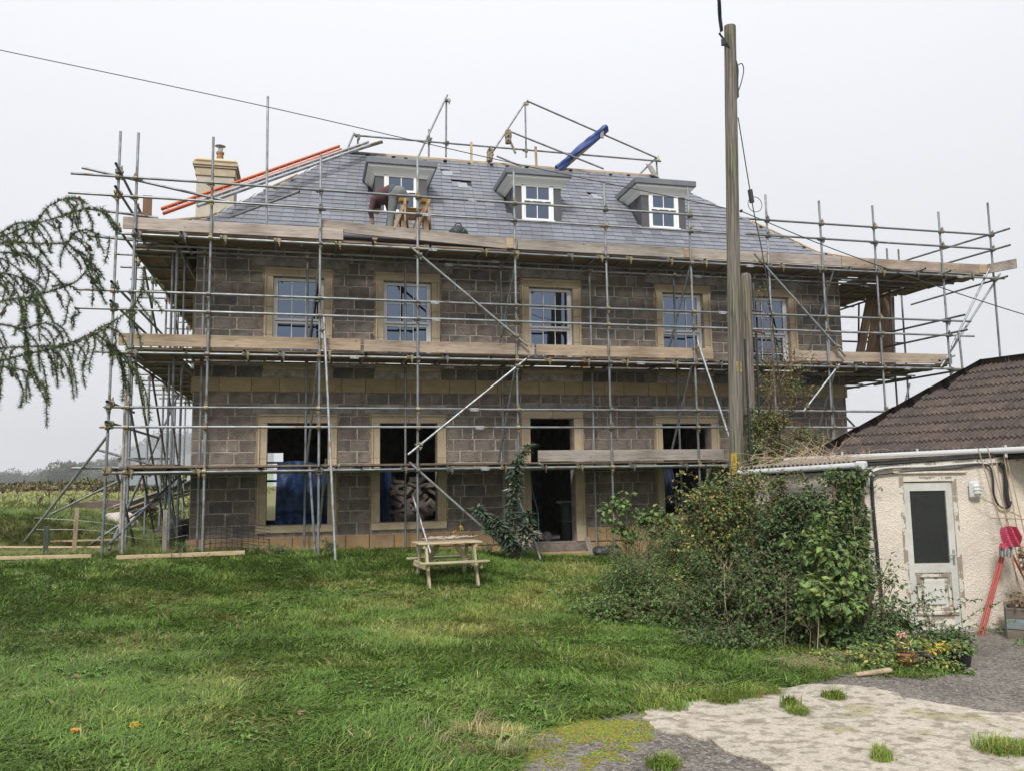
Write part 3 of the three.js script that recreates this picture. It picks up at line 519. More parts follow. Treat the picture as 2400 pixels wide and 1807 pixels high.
// sheets laid on the ground: dense triangulation inside a polygon with a ragged edge
function sheet(poly, step, lift, edge, seed) {
  const R2 = []; for (let i = 0; i < poly.length; i++) { const a = poly[i], b = poly[(i + 1) % poly.length], n = Math.max(1, Math.ceil(Math.hypot(b[0] - a[0], b[1] - a[1]) / .08)); for (let k = 0; k < n; k++) { const x = lerp(a[0], b[0], k / n), z = lerp(a[1], b[1], k / n); R2.push([x + (fbm(x * 5, z * 5, seed, 3) - .5) * edge, z + (fbm(x * 5 + 9, z * 5, seed + 4, 3) - .5) * edge]); } }
  const shp = new THREE.Shape(R2.map(p => new THREE.Vector2(p[0], -p[1]))), g = new THREE.ExtrudeGeometry(shp, { depth: .02, bevelEnabled: false }).rotateX(-Math.PI / 2);
  const p = g.attributes.position, uv = g.attributes.uv; for (let i = 0; i < p.count; i++) { uv.setXY(i, p.getX(i), p.getZ(i)); p.setY(i, gyY(p.getX(i), p.getZ(i)) + lift + p.getY(i) - .02); } g.computeVertexNormals(); return g;
}
const gyY = (x, z) => lawnY(x) + .012;
const tarT = tex(1024, 2.6, (u, v) => {
  const a = vnoise(u * 210, v * 210, 71, 210), b = vnoise(u * 110, v * 110, 72, 110), c = fbm(u * 5, v * 5, 73, 4, 5), w = sstep(.72, .9, a) * .5;
  const k = .36 + .4 * (b - .5) + .3 * (c - .5) + w; return [k, k * .965, k * .93];
});
const slabT = tex(1024, 3.1, (u, v) => {
  const s = fbm(u * 5, v * 5, 81, 4, 5), p = fbm(u * 16, v * 20, 82, 5, 16, 20), f = vnoise(u * 230, v * 230, 83, 230), c = fbm(u * 40, v * 52, 84, 4, 40, 52);
  let k = .80 + .26 * (s - .5) + .34 * (f - .5) + .2 * (p - .5); const d = sstep(.50, .74, p * .7 + s * .3) * .24 + sstep(.46, .70, c) * .38, m = sstep(.64, .76, fbm(u * 9, v * 11, 85, 5, 9, 11)) * .6;
  k *= 1 - clamp(d, 0, .72); return [k * lerp(1, .6, m), k * lerp(.965, .6, m) * (1 - .06 * d), k * lerp(.90, .3, m) * (1 - .16 * d)];
});
structure('yard_tarmac', sheet(YARD, .3, .0, .05, 3), std([.37, .342, .30], { map: tarT, bumpMap: tarT, bumpScale: .004, roughness: .95 }));
structure('concrete_slab', sheet(SLAB, .3, .016, .3, 8), std([.56, .515, .455], { map: slabT, bumpMap: slabT, bumpScale: .006, roughness: .93 }));

// ---------------------------------------------------------------- grass: tufts of bent blades
function tuftGeo(n, len, wid, spread, lean, seed) {
  const r = mulberry(seed), P = [];
  for (let i = 0; i < n; i++) {
    const a = r() * 6.283, d = Math.sqrt(r()) * spread, x = Math.cos(a) * d, z = Math.sin(a) * d, L = len * (.55 + .75 * r()), b = lean * (.4 + r()), th = (r() - .5) * 2.4, w = wid * (.6 + .8 * r());
    const dx = Math.cos(th), dz = Math.sin(th), sx = -dz * w / 2, sz = dx * w / 2;
    const h1 = L * .55, o1 = L * b * .28, h2 = L * (.98 - .42 * b), o2 = L * b * .95;
    const A = [x - sx, 0, z - sz], B = [x + sx, 0, z + sz], Cc = [x + dx * o1 - sx * .85, h1, z + dz * o1 - sz * .85], D = [x + dx * o1 + sx * .85, h1, z + dz * o1 + sz * .85], T = [x + dx * o2, h2, z + dz * o2];
    P.push(...A, ...B, ...D, ...A, ...D, ...Cc, ...Cc, ...D, ...T);
  }
  return quadsGeo(P);
}
const grassMat = new THREE.MeshStandardMaterial({ color: 0xffffff, roughness: .72, side: THREE.DoubleSide });
const camX = -4.26, camZ = 17.18, fx = Math.sin(13.93 * Math.PI / 180), fz = -Math.cos(13.93 * Math.PI / 180);
const viewLD = (x, z) => { const dx = x - camX, dz = z - camZ; return [dx * -fz + dz * fx, dx * fx + dz * fz]; };      // lateral, depth from the photographer
const GR = { deep: [.084, .156, .02], mid: [.122, .212, .026], lush: [.158, .268, .035], yel: [.29, .28, .065], straw: [.46, .38, .18], blue: [.12, .20, .05] };
const mix3 = (a, b, t) => a.map((v, k) => lerp(v, b[k], t));
function grassColor(x, z, r) {
  const n = fbm(x * 1.9, z * 1.5, 91, 4), m = fbm(x * 2.7, z * 2.7, 92, 3), d = fbm(x * 1.0 + 5, z * 1.7, 93, 5);
  let c = mix3(GR.deep, GR.lush, clamp((n - .3) * 1.6)); c = mix3(c, GR.mid, .5);
  c = mix3(c, GR.yel, clamp((d - .5) * 2.6) * .6); c = mix3(c, GR.blue, clamp((m - .6) * 3) * .5);
  { const t = clamp(((x - .7) * -3.6 + (z - 2.4) * 4.6) / 34.1), w = Math.hypot(x - .7 + 3.6 * t, z - 2.4 - 4.6 * t); c = mix3(c, GR.yel, .55 * Math.exp(-w * w / .22) * fbm(x * 3, z * 3, 98, 3) * 1.8); }   // the trodden way to the door
  if (r() < .05 + clamp((d - .56) * .8)) c = mix3(c, GR.straw, .3 + .6 * r());
  const k = .55 + .9 * r() * r() + .2 * r(); return c.map(v => v * k);
}
function scatter(name, label, geos, accept, count, area, scaleF, colorF, seed, mat = grassMat, yF = gy) {
  const r = mulberry(seed), lists = geos.map(() => []); let tries = 0, n = 0;
  while (n < count && tries++ < count * 30) {
    const x = lerp(area[0], area[1], r()), z = lerp(area[2], area[3], r()), p = accept(x, z, r); if (!p) continue;
    lists[Math.floor(r() * geos.length)].push([x, z, r()]); n++;
  }
  lists.forEach((l, gi) => {
    const im = new THREE.InstancedMesh(geos[gi], mat, l.length), o = new THREE.Object3D(), c = new THREE.Color();
    l.forEach(([x, z, q], i) => {
      const a = (fbm(x * .7, z * .7, 95, 2) - .5) * 9 + (fbm(x * 2.6, z * 2.6, 96, 2) - .5) * 4, s = scaleF(x, z, r);
      o.position.set(x, yF(x, z) - .01, z); o.rotation.set(R(-.1, .1), a + (r() - .5) * 3.6, R(-.1, .1)); o.scale.set(s[0], s[1], s[0]); o.updateMatrix(); im.setMatrixAt(i, o.matrix); im.setColorAt(i, c.setRGB(...colorF(x, z, r)));
    });
    im.name = numbered(name); im.userData = { kind: 'stuff', label, category: 'grass' }; scene.add(im);
  });
}
const tufts = [[12, .13, .009, .08, .6, 1], [11, .15, .008, .07, .9, 2], [13, .11, .008, .09, 1.0, 3], [10, .17, .009, .06, .75, 4], [12, .12, .010, .08, 1.2, 5]].map(a => tuftGeo(...a));
const YARDIN = YARD.map(([x, z]) => [x + .05, z + .07]);
const lawnOK = (x, z, r) => { const [l, d] = viewLD(x, z); if (d < 4.6 || Math.abs(l) > d * .645 + .4) return false; if (inPoly(YARDIN, x, z)) return false; if (z < .12 && x > XL - .1 && x < XR) return false; if (x > 2.3 && z > 5.2) return false; if (x > .9 && z > 8.4 && r() < .75) return false; return r() < clamp(1.25 - d * .052, .3, 1); };
const tall = (x, z) => { const n = fbm(x * 1.5, z * 1.5, 97, 4); return .5 + .6 * clamp((n - .28) * 2); };
scatter('lawn_grass', 'rough green lawn grass in front of the block house', tufts, lawnOK, 92000, [-15, 7, .1, 13], (x, z, r) => { const k = tall(x, z) * (.75 + .5 * r()); return [.9 + .35 * r(), k * .82]; }, grassColor, 601);
// rank grass and weeds on the bank and against the wall
const rank = [[14, .36, .008, .1, .8, 11], [12, .45, .007, .08, .6, 12]].map(a => tuftGeo(...a));
const bankOK = (x, z, r) => { const [l, d] = viewLD(x, z); if (Math.abs(l) > d * .645 + .4) return false; if (x > XL - .25) return z > .35 && z < 1.0 && r() < .35 && x < 6 && Math.abs(x - .9) > .8; return r() < clamp(1.2 - d * .028, .12, 1); };
scatter('bank_grass', 'rank grass and weeds on the bank beside the scaffold', rank, bankOK, 11000, [-22, 7, -22, 1.3], (x, z, r) => [.8 + .5 * r(), x > XL - .25 ? .28 + .3 * r() : .32 + .45 * r() * fbm(x, z, 4, 2) * 2], (x, z, r) => { const c = grassColor(x * .6, z * .6, r), q = fbm(x * .3, z * .3, 6, 3); return mix3(c, [.20, .19, .065], .2 + clamp((q - .4) * 2) * .6); }, 602);
// pale meadow behind
const meadow = [[12, .26, .022, .5, 1.1, 21], [12, .2, .025, .6, 1.3, 22]].map(a => tuftGeo(...a));
scatter('meadow_grass', 'pale tussocky meadow grass beyond the bank', meadow, (x, z, r) => { const [l, d] = viewLD(x, z); return x < -7.5 + (z + 22) * -.02 && Math.abs(l) < d * .66 && r() < clamp(30 / d, .2, 1); }, 17000, [-62, -6, -64, -9], (x, z, r) => [1 + r(), .5 + .6 * r()], (x, z, r) => { const q = fbm(x * .16, z * .3, 8, 3), far = sstep(-30, -48, z); let c = mix3([.19, .24, .06], [.36, .34, .14], clamp(q * 1.7 - .3)); c = mix3(c, mix3([.26, .20, .10], [.30, .15, .07], r()), far * clamp(q * 2 - .35)); const k = .75 + .5 * r(); return c.map(v => v * k); }, 603);
// straw tussocks at the edge of the yard and in the slab's cracks
const straw = [[26, .22, .006, .09, .9, 31], [22, .28, .005, .07, .7, 32]].map(a => tuftGeo(...a));
scatter('straw_grass', 'dry straw-coloured grass at the edge of the yard', straw, (x, z, r) => Math.hypot(x + 2.95, (z - 10.9) * .8) < .5 * Math.sqrt(r()), 28, [-3.5, -2.3, 10.2, 11.9], (x, z, r) => [.9, .5 + .5 * r()], (x, z, r) => mix3(GR.straw, [.2, .17, .06], r()).map(v => v * (.7 + .5 * r())), 604);
for (const [i, [x, z, s]] of [[-1.28, 10.32, .22], [-.72, 10.33, .11], [-.9, 10.12, .15], [-.45, 10.2, .14], [-.2, 10.05, .15], [.3, 10.45, .07], [-.24, 10.62, .07], [-.3, 10.82, .05], [.52, 12.02, .13], [.75, 12.08, .14], [-1.9, 11.75, .08], [-.4, 12.0, .04]].entries())
  scatter('slab_tuft', 'small grass tuft growing in a crack of the pale slab', [tufts[i % 5]], (a, b) => Math.hypot(a - x, b - z) < s, Math.round(26 + s * 260), [x - s, x + s, z - s, z + s], (a, b, r) => [.7, .45 + .4 * r()], (a, b, r) => mix3(GR.mid, GR.yel, r() * .6).map(v => v * (.8 + .4 * r())), 620 + i, grassMat, (a, b) => gyY(a, b) + .02);
// clover and plantain leaves among the grass
{
  const L = []; const r = mulberry(650), leaf = (a, t, s) => { const c = Math.cos(a), q = Math.sin(a), p = (u, v, h) => [c * u - q * v, h, q * u + c * v]; const A = p(.1 * s, 0, .04), B = p(.6 * s, -.34 * s, .05 + t), C2 = p(1.05 * s, 0, .045), D = p(.6 * s, .34 * s, .05 + t); L.push(...A, ...B, ...C2, ...A, ...C2, ...D); };
  for (let i = 0; i < 7; i++) leaf(i * .9 + r(), .012 * r(), .028 + .03 * r());
  scatter('lawn_weeds', 'round-leaved weeds and clover among the lawn grass', [quadsGeo(L)], (x, z, r) => lawnOK(x, z, r) && fbm(x * 1.1, z * 1.1, 44, 3) > .5 && r() < .3, 900, [-12, 5, 1.3, 13], (x, z, r) => [.8 + .6 * r(), .9 + .8 * r()], (x, z, r) => mix3([.10, .19, .035], [.17, .28, .06], r()), 651);
}
// moss over the tarmac edge
{
  const g = new THREE.IcosahedronGeometry(1, 0);
  scatter('moss', 'bright yellow-green moss creeping over the tarmac edge', [g], (x, z, r) => inPoly([[-2.95, 10.9], [-2.2, 10.4], [-1.4, 10.3], [-1.55, 10.8], [-1.75, 11.2], [-2.1, 11.6], [-2.8, 11.9]], x, z) && fbm(x * 4, z * 4, 45, 4) + .25 * (1 - Math.hypot(x + 2.15, z - 10.85) / .8) > .42 + .38 * r(), 7000, [-2.9, -1.4, 10.3, 11.8], (x, z, r) => [.004 + .009 * r(), .002 + .005 * r()], (x, z, r) => mix3([.15, .17, .022], [.27, .27, .045], r()).map(v => v * (.45 + .75 * r())), 660, std([1, 1, 1], { roughness: 1 }), (a, b) => gyY(a, b) + .012);
}
// ---------------------------------------------------------------- plants
// a leaf is four triangles, folded along its midrib
function addLeaf(P, C, p, dir, up, L, W, c, fold = .25) {
  const d = dir.clone().normalize(), s = V(0, 0, 0).crossVectors(d, up).normalize(), n = V(0, 0, 0).crossVectors(s, d);
  const B = p, T = p.clone().addScaledVector(d, L).addScaledVector(n, -L * .12), m = p.clone().addScaledVector(d, L * .48).addScaledVector(n, -W * fold), l = p.clone().addScaledVector(d, L * .42).addScaledVector(s, -W / 2), r = p.clone().addScaledVector(d, L * .42).addScaledVector(s, W / 2);
  for (const v of [B, m, l, l, m, T, B, r, m, m, r, T]) P.push(v.x, v.y, v.z);
  if (C) for (let i = 0; i < 12; i++) C.push(c[0], c[1], c[2]);
}
const leafMat = new THREE.MeshPhysicalMaterial({ vertexColors: true, roughness: .6, side: THREE.DoubleSide, transmission: 0 });
const glossLeaf = new THREE.MeshPhysicalMaterial({ vertexColors: true, roughness: .38, side: THREE.DoubleSide });
const rndDir = () => { const z = R(-1, 1), a = R(0, 6.2832), q = Math.sqrt(1 - z * z); return V(q * Math.cos(a), z, q * Math.sin(a)); };
function twig(list, pts, r0, r1, seg = 5) { for (let i = 0; i + 1 < pts.length; i++) list.push(rod(pts[i], pts[i + 1], lerp(r0, r1, i / (pts.length - 1)), lerp(r0, r1, (i + 1) / (pts.length - 1)), seg)); }
// clumps: [x, y, z, rx, ry, rz, leaves]
function shrub(name, label, category, base, clumps, o) {
  rnd = mulberry(o.seed); const t = thing(name, label, category, base, 0, o.group), P = [], C = [], tw = [];
  for (const [cx, cy, cz, rx, ry, rz, n] of clumps) {
    const subs = []; for (let i = 0; i < (o.tufts ?? 9); i++) { const d = rndDir(), k = Math.cbrt(R(.15, 1)); subs.push([cx + d.x * rx * k, cy + d.y * ry * k, cz + d.z * rz * k, R(.22, .5)]); }
    if (!o.noStem) for (const s of subs) { // stems out to each tuft
      const b = [R(-.12, .12), -.02, R(-.12, .12)], m = [lerp(b[0], s[0], .45) + R(-.1, .1), lerp(b[1], s[1], .55) + R(0, .08), lerp(b[2], s[2], .45) + R(-.1, .1)];
      twig(tw, [b, m, [s[0], s[1], s[2]]], o.stem ?? .01, .003); for (let k = 0; k < 3; k++) twig(tw, [[lerp(m[0], s[0], .5), lerp(m[1], s[1], .5), lerp(m[2], s[2], .5)], [s[0] + R(-1, 1) * s[3] * rx, s[1] + R(-.3, 1) * s[3] * ry, s[2] + R(-1, 1) * s[3] * rz]], .004, .0015, 4);
    }
    for (let i = 0; i < n; i++) {
      const s = pick(subs), d = rndDir(), k = Math.cbrt(R(.05, 1)), r3 = s[3] * 1.05;
      const p = V(s[0] + d.x * rx * r3 * k, s[1] + d.y * ry * r3 * k, s[2] + d.z * rz * r3 * k); if (p.y + base[1] < gy(base[0] + p.x, base[2] + p.z) + .02) continue;
      const dir = V(d.x + R(-.8, .8), d.y * .4 + R(-.9, .45) - (o.droop ?? .15), d.z + R(-.8, .8)), up = V(R(-.6, .6), 1, R(-.6, .6) + .3);
      const L = o.leaf * R(.55, 1.25), q = rnd(), ci = o.pal[Math.min(o.pal.length - 1, Math.floor(Math.pow(q, o.bias ?? 1) * o.pal.length))], v = R(.65, 1.3);
      addLeaf(P, C, p, dir, up, L, L * (o.wide ?? .62), ci.map(x => x * v));
    }
  }
  for (let i = 0; i < (o.sprays ?? 0); i++) { // arching shoots that break the outline
    const c = pick(clumps), d = rndDir(); d.y = Math.abs(d.y) * .8 + .15; let p = V(c[0] + d.x * c[3] * .7, c[1] + d.y * c[4] * .7, c[2] + d.z * c[5] * .7), v = V(d.x * .7, .6 + R(0, .6), d.z * .7).normalize(); const n = 7 + Math.floor(R(0, 6)), q = [p.toArray()];
    for (let k = 0; k < n; k++) { v.add(V(R(-.16, .16), R(-.2, .02), R(-.16, .16))).normalize(); p = p.clone().addScaledVector(v, R(.045, .075)); q.push(p.toArray()); for (let m = 0; m < 3; m++) { const L = o.leaf * R(.6, 1.15), w = R(.7, 1.35); addLeaf(P, C, p, rndDir().add(V(0, -.2, 0)), V(R(-.5, .5), 1, R(-.5, .5)), L, L * (o.wide ?? .62), pick(o.pal).map(x => x * w)); } }
    twig(tw, q, .004, .0014, 4);
  }
  part(t, 'foliage', quadsGeo(P, C), o.gloss ? glossLeaf : leafMat); if (tw.length) part(t, 'stems', merge(tw), o.stemMat ?? M.twig); return t;
}
M.twig = std([.20, .145, .09], { roughness: .95 }); M.twigPale = std([.46, .35, .24], { roughness: .95 }); M.twigDark = std([.09, .07, .05], { roughness: .95 });
const G1 = [.092, .155, .034], G2 = [.13, .205, .048], G3 = [.066, .122, .03], G4 = [.16, .24, .05], Yl = [.38, .30, .05], Or = [.36, .18, .04], Br = [.20, .11, .05], Bk = [.046, .078, .024], Bl = [.08, .135, .05];
const GB = 'garden shrubs between the lawn and the cottage';
shrub('autumn_shrub', 'tall shrub with yellowing autumn leaves in front of the wooden pole', 'shrub', [1.5, -.4, 6.55], [[-.1, 1.5, 0, .55, .5, .4, 4200], [.2, 1.15, .1, .7, .55, .5, 4800], [-.2, .65, .2, .75, .55, .5, 4600], [.5, 1.7, -.1, .4, .35, .3, 2200], [-.45, 1.1, .1, .4, .4, .4, 2200]], { seed: 701, leaf: .055, pal: [G1, G3, G1, Bk, G2, G3, Br, G1, Yl, [.22, .13, .04]], stem: .014, tufts: 13, group: GB, sprays: 60 });
shrub('bramble_shrub', 'low dense dark green shrub at the edge of the lawn, left of the autumn shrub', 'shrub', [.75, -.3, 5.7], [[0, .55, 0, .75, .55, .5, 6500], [.6, .6, .2, .6, .6, .5, 5000], [-.55, .3, .2, .4, .38, .35, 2200], [.4, .25, .7, .7, .35, .5, 3000]], { seed: 702, leaf: .042, pal: [G3, G1, Bl, Bk, G2, [.11, .12, .04]], tufts: 15, group: GB, sprays: 70 });
shrub('broadleaf_sapling', 'thin sapling with round pale green leaves standing before the dark house wall', 'shrub', [.95, -.18, 4.5], [[-.1, 1.25, 0, .42, .26, .3, 420], [.3, 1.0, .1, .38, .2, .25, 330], [-.3, .85, 0, .2, .15, .2, 110]], { seed: 703, leaf: .085, wide: .8, pal: [G2, G1, G3], stem: .008, tufts: 11, group: GB });
shrub('dark_shrub', 'dark tangled shrub against the lean-to window', 'shrub', [2.0, -.42, 7.35], [[.05, 1.25, .1, .6, .5, .35, 5200], [-.3, .8, .2, .65, .6, .4, 5200], [.1, .4, .35, .6, .45, .35, 3600], [.3, 1.5, .0, .4, .3, .25, 1800]], { seed: 704, leaf: .058, pal: [Bk, G3, Bk, G3, Bl, [.09, .07, .035]], tufts: 13, group: GB, sprays: 50, stem: .014 });
shrub('lime_shrub', 'shrub with large yellow-green leaves in the middle of the tangle', 'shrub', [1.6, -.42, 8.3], [[0, .85, .1, .42, .34, .3, 760], [.1, .5, .18, .42, .3, .3, 620]], { seed: 705, leaf: .10, wide: .78, pal: [G2, [.13, .19, .045], G1, G3, [.17, .21, .05]], tufts: 13, group: GB, sprays: 12, droop: .45 });
shrub('laurel_shrub', 'leggy glossy evergreen reaching across beside the cottage door', 'shrub', [2.2, -.44, 8.25], [[.1, .45, 0, .4, .35, .3, 700], [.42, .85, -.1, .3, .22, .2, 170], [.2, .15, .3, .5, .2, .3, 700]], { seed: 706, leaf: .075, wide: .5, pal: [G3, Bl, G1, Bk], tufts: 10, gloss: true, group: GB });
shrub('ground_ivy', 'low sprawling leafy plants round the flowerpots beside the yard', 'plant', [1.85, -.43, 9.3], [[0, .1, 0, .75, .16, .36, 1900], [.45, .08, .25, .35, .14, .25, 700], [-.45, .08, -.1, .35, .12, .35, 700]], { seed: 707, leaf: .045, pal: [G1, G2, G3, [.3, .29, .05]], tufts: 16, group: GB });
shrub('bramble_edge', 'brambles and dead stalks trailing between the lawn and the tangle of shrubs', 'shrub', [.75, -.4, 7.6], [[.1, .3, 0, .75, .38, .6, 3800], [.55, .4, .5, .6, .42, .5, 3600], [-.2, .15, .5, .6, .2, .5, 1500]], { seed: 708, leaf: .05, pal: [G3, Bk, G1, G3, [.10, .08, .04]], tufts: 14, group: GB, sprays: 50 });
shrub('hawthorn_shrub', 'dense dull green shrub filling the middle of the tangle below the autumn leaves', 'shrub', [1.25, -.4, 7.2], [[0, .6, 0, .7, .6, .5, 5200], [.5, .9, -.1, .5, .5, .4, 3400], [-.35, .35, .3, .5, .35, .4, 2400]], { seed: 715, leaf: .045, pal: [G3, Bk, G1, Bk, [.10, .11, .04]], tufts: 16, group: GB, stem: .012, sprays: 60 });
shrub('trailing_shrub', 'low trailing shrub running from the tangle towards the cottage door step', 'shrub', [2.25, -.44, 8.5], [[0, .28, .1, .5, .3, .4, 2200], [.45, .12, .35, .45, .16, .35, 1300]], { seed: 716, leaf: .05, pal: [G3, Bk, G1, Bl], tufts: 14, group: GB, sprays: 30 });
shrub('nettle_patch', 'low bright green nettles sloping from the shrubs down to the lawn', 'plant', [.25, -.3, 6.2], [[-.1, .12, 0, .6, .2, .5, 2400], [.5, .15, .5, .6, .22, .5, 2200], [-.5, .08, -.4, .4, .14, .4, 1100]], { seed: 717, leaf: .05, pal: [G1, G2, G3, G2], tufts: 16, group: GB, sprays: 40 });
// ivy on the porch corner and posts
shrub('ivy', 'dark ivy hanging over the corner of the lean-to gutter', 'ivy', [2.5, -.42, 7.55], [[.1, 1.95, 0, .3, .2, .15, 700], [.12, 1.5, .02, .26, .5, .12, 1300], [.05, .9, .05, .3, .45, .15, 1100]], { seed: 709, leaf: .06, wide: .85, pal: [G3, G1, Bk, G2], tufts: 12, gloss: true });
shrub('pole_ivy', 'narrow ivy climbing the weathered stub pole', 'ivy', [3.0, -.2, 4.55], [[0, 2.4, .12, .12, .55, .1, 420], [.02, 1.6, .12, .14, .6, .1, 420]], { seed: 710, leaf: .055, wide: .85, pal: [G3, G1, G2], tufts: 10, gloss: true });
shrub('climber', 'half-bare climbing plant tangled over a post before the house wall', 'climber', [3.55, -.25, 4.3], [[.0, 2.5, .1, .7, .5, .4, 4200], [.3, 2.2, .2, .7, .4, .4, 2600], [.2, 3.3, .0, .55, .4, .35, 800], [.35, 3.85, 0, .5, .25, .3, 420], [-.1, 4.9, .1, .12, .35, .12, 60]], { seed: 711, leaf: .05, pal: [G3, G1, Br, Bk, Br, [.22, .2, .06]], tufts: 16, noStem: true });
{ // bare twigs of the climber
  rnd = mulberry(712); const g = [], t = thing('bare_climber_stems', 'bare brown looping twigs of the climber in front of the upper window', 'climber', [3.55, 0, 4.3]);
  for (let i = 0; i < 150; i++) { let p = [R(-.15, .5), R(1.9, 3.9), R(-.2, .3)], d = V(R(-.5, .8), R(-.2, .6), R(-.3, .3)); const pts = [p]; for (let k = 0; k < 5; k++) { d.add(V(R(-.5, .5), R(-.5, .4), R(-.3, .3))).normalize(); p = [p[0] + d.x * .12, p[1] + d.y * .12, p[2] + d.z * .1]; pts.push(p); } twig(g, pts, .004, .0015, 4); }
  for (let i = 0; i < 5; i++) twig(g, [[R(-.1, .2), -.2, 0], [R(-.1, .2), 1.8, 0], [.1 + R(-.1, .1), 3, R(-.1, .1)], [.05 + R(-.1, .1), 4, 0], [-.2 + R(-.1, .1), 4.8, .05]], .009, .003, 5);
  part(t, 'twigs', merge(g), M.twig);
}
{ // dead straw-coloured stems lying on the lean-to roof
  rnd = mulberry(713); const g = []; for (let i = 0; i < 110; i++) { let p = [R(2.1, 3.3), 1.78 + R(0, .1), R(5.9, 7.3)], d = V(R(-1, 1), R(-.1, .8), R(-1, 1)).normalize(); const pts = [p]; for (let k = 0; k < 4; k++) { d.add(V(R(-.4, .4), R(-.45, .2), R(-.4, .4))).normalize(); p = [p[0] + d.x * .12, Math.max(1.76, p[1] + d.y * .1), p[2] + d.z * .12]; pts.push(p); } twig(g, pts, .004, .002, 4); }
  const m = single('creeper_remains', merge(g), M.twigPale, 'pale dead creeper stems lying over the lean-to roof', 'dead stems');
}
{ // tall dry stalks rising through the shrubs
  rnd = mulberry(714); for (let i = 0; i < 12; i++) { const x = R(.6, 2.2), z = R(7.4, 8.9), h = R(.4, 1.0), g = [], b = gy(x, z); twig(g, [[x, b, z], [x + R(-.06, .06), b + h * .5, z], [x + R(-.15, .15), b + h, z + R(-.1, .1)]], .006, .003); for (let k = 0; k < 7; k++) { const a = R(.55, 1), q = [x + R(-.05, .05), b + h * a, z]; twig(g, [q, [q[0] + R(-.16, .16), q[1] + R(.03, .16), q[2] + R(-.1, .1)]], .003, .0012, 4); } single('dry_stalk', merge(g), pick([M.twigPale, M.twig, M.twigPale]), 'tall dry branched stalk standing among the garden shrubs', 'stalk', 'dry stalks among the shrubs'); }
}
{ // buddleia in front of the house: narrow grey-green leaves in whorls on upright stems
  rnd = mulberry(720); const t = thing('buddleia', 'grey-green buddleia with drooping narrow leaves left of the house doorway', 'shrub', [-.42, .08, 1.75]), P = [], C = [], tw = [];
  const stems = [[[0, 0, 0], [.0, .8, .05], [.05, 1.5, .05], [.12, 1.95, .05], [.3, 2.15, .05]], [[0, 0, 0], [-.12, .7, .1], [-.05, 1.4, .1], [.0, 1.85, .1]], [[0, 0, 0], [-.3, .5, .1], [-.55, .85, .1], [-.75, 1.0, .1]], [[0, 0, 0], [-.2, .45, .1], [-.4, .6, .15], [-.55, .65, .1]], [[0, 0, 0], [.1, .5, .15], [.22, .75, .15], [.2, .9, .1]], [[0, 0, 0], [-.1, .35, .2], [-.25, .6, .25], [-.4, .75, .2]], [[0, 0, 0], [.12, .4, .1], [.25, .55, .15], [.3, .5, .2]]];
  for (const s of stems) { twig(tw, s, .014, .004); const cv = new THREE.CatmullRomCurve3(s.map(p => V(...p))); for (let u = .22; u <= 1; u += .035) { const p = cv.getPoint(u); for (let k = 0; k < 13; k++) { const a = R(0, 6.28), d = V(Math.cos(a), R(-.65, .35) + (u > .93 ? .5 : 0), Math.sin(a)), L = R(.12, .23), v = R(.6, 1.25), dead = rnd() < (p.y < .55 && p.x > 0 ? .5 : .03); addLeaf(P, C, p.clone().add(V(R(-.03, .03), R(-.03, .03), R(-.03, .03))), d, V(0, 1, .2), L, L * .27, (dead ? [.45, .42, .33] : pick([[.085, .125, .075], [.06, .095, .055], [.11, .15, .10]])).map(x => x * v), .15); } } }
  part(t, 'foliage', quadsGeo(P, C), leafMat); part(t, 'stems', merge(tw), M.twig);
}
{ // yellow flowers by the picnic table
  rnd = mulberry(721); const t = thing('ragwort', 'two yellow flower heads on thin stems behind the picnic table', 'flower', [-1.75, .02, 2.2]), g = [], P = [], C = [];
  for (const [x, y] of [[.1, .66], [.22, .74]]) { twig(g, [[.1, 0, 0], [x * .8, y * .6, .02], [x, y, 0]], .005, .003); for (let k = 0; k < 40; k++) addLeaf(P, C, V(x + R(-.03, .03), y + R(-.02, .03), R(-.03, .03)), rndDir(), V(0, 1, 0), .035, .022, [.75, .52, .02].map(v => v * R(.7, 1.1))); }
  part(t, 'petals', quadsGeo(P, C), leafMat); part(t, 'stems', merge(g), M.twig);
}
{ // dark weeds at the foot of the buddleia and the plinth
  for (const [i, [x, z, s]] of [[-.95, 1.0, .3], [-.3, 1.25, .28], [1.75, 1.2, .25], [-4.9, 1.15, .28], [-3.9, 1.1, .22], [-6.2, 1.5, .35], [2.4, 1.6, .4]].entries()) shrub('wall_weed', 'dark weeds growing along the foot of the stone plinth', 'weed', [x, gy(x, z), z], [[0, .12, 0, s, .14, s * .6, 260]], { seed: 730 + i, leaf: .09, wide: .22, pal: [G3, Bk, Bl, [.12, .13, .05]], tufts: 6, group: 'weeds along the plinth', droop: -.4 });
}
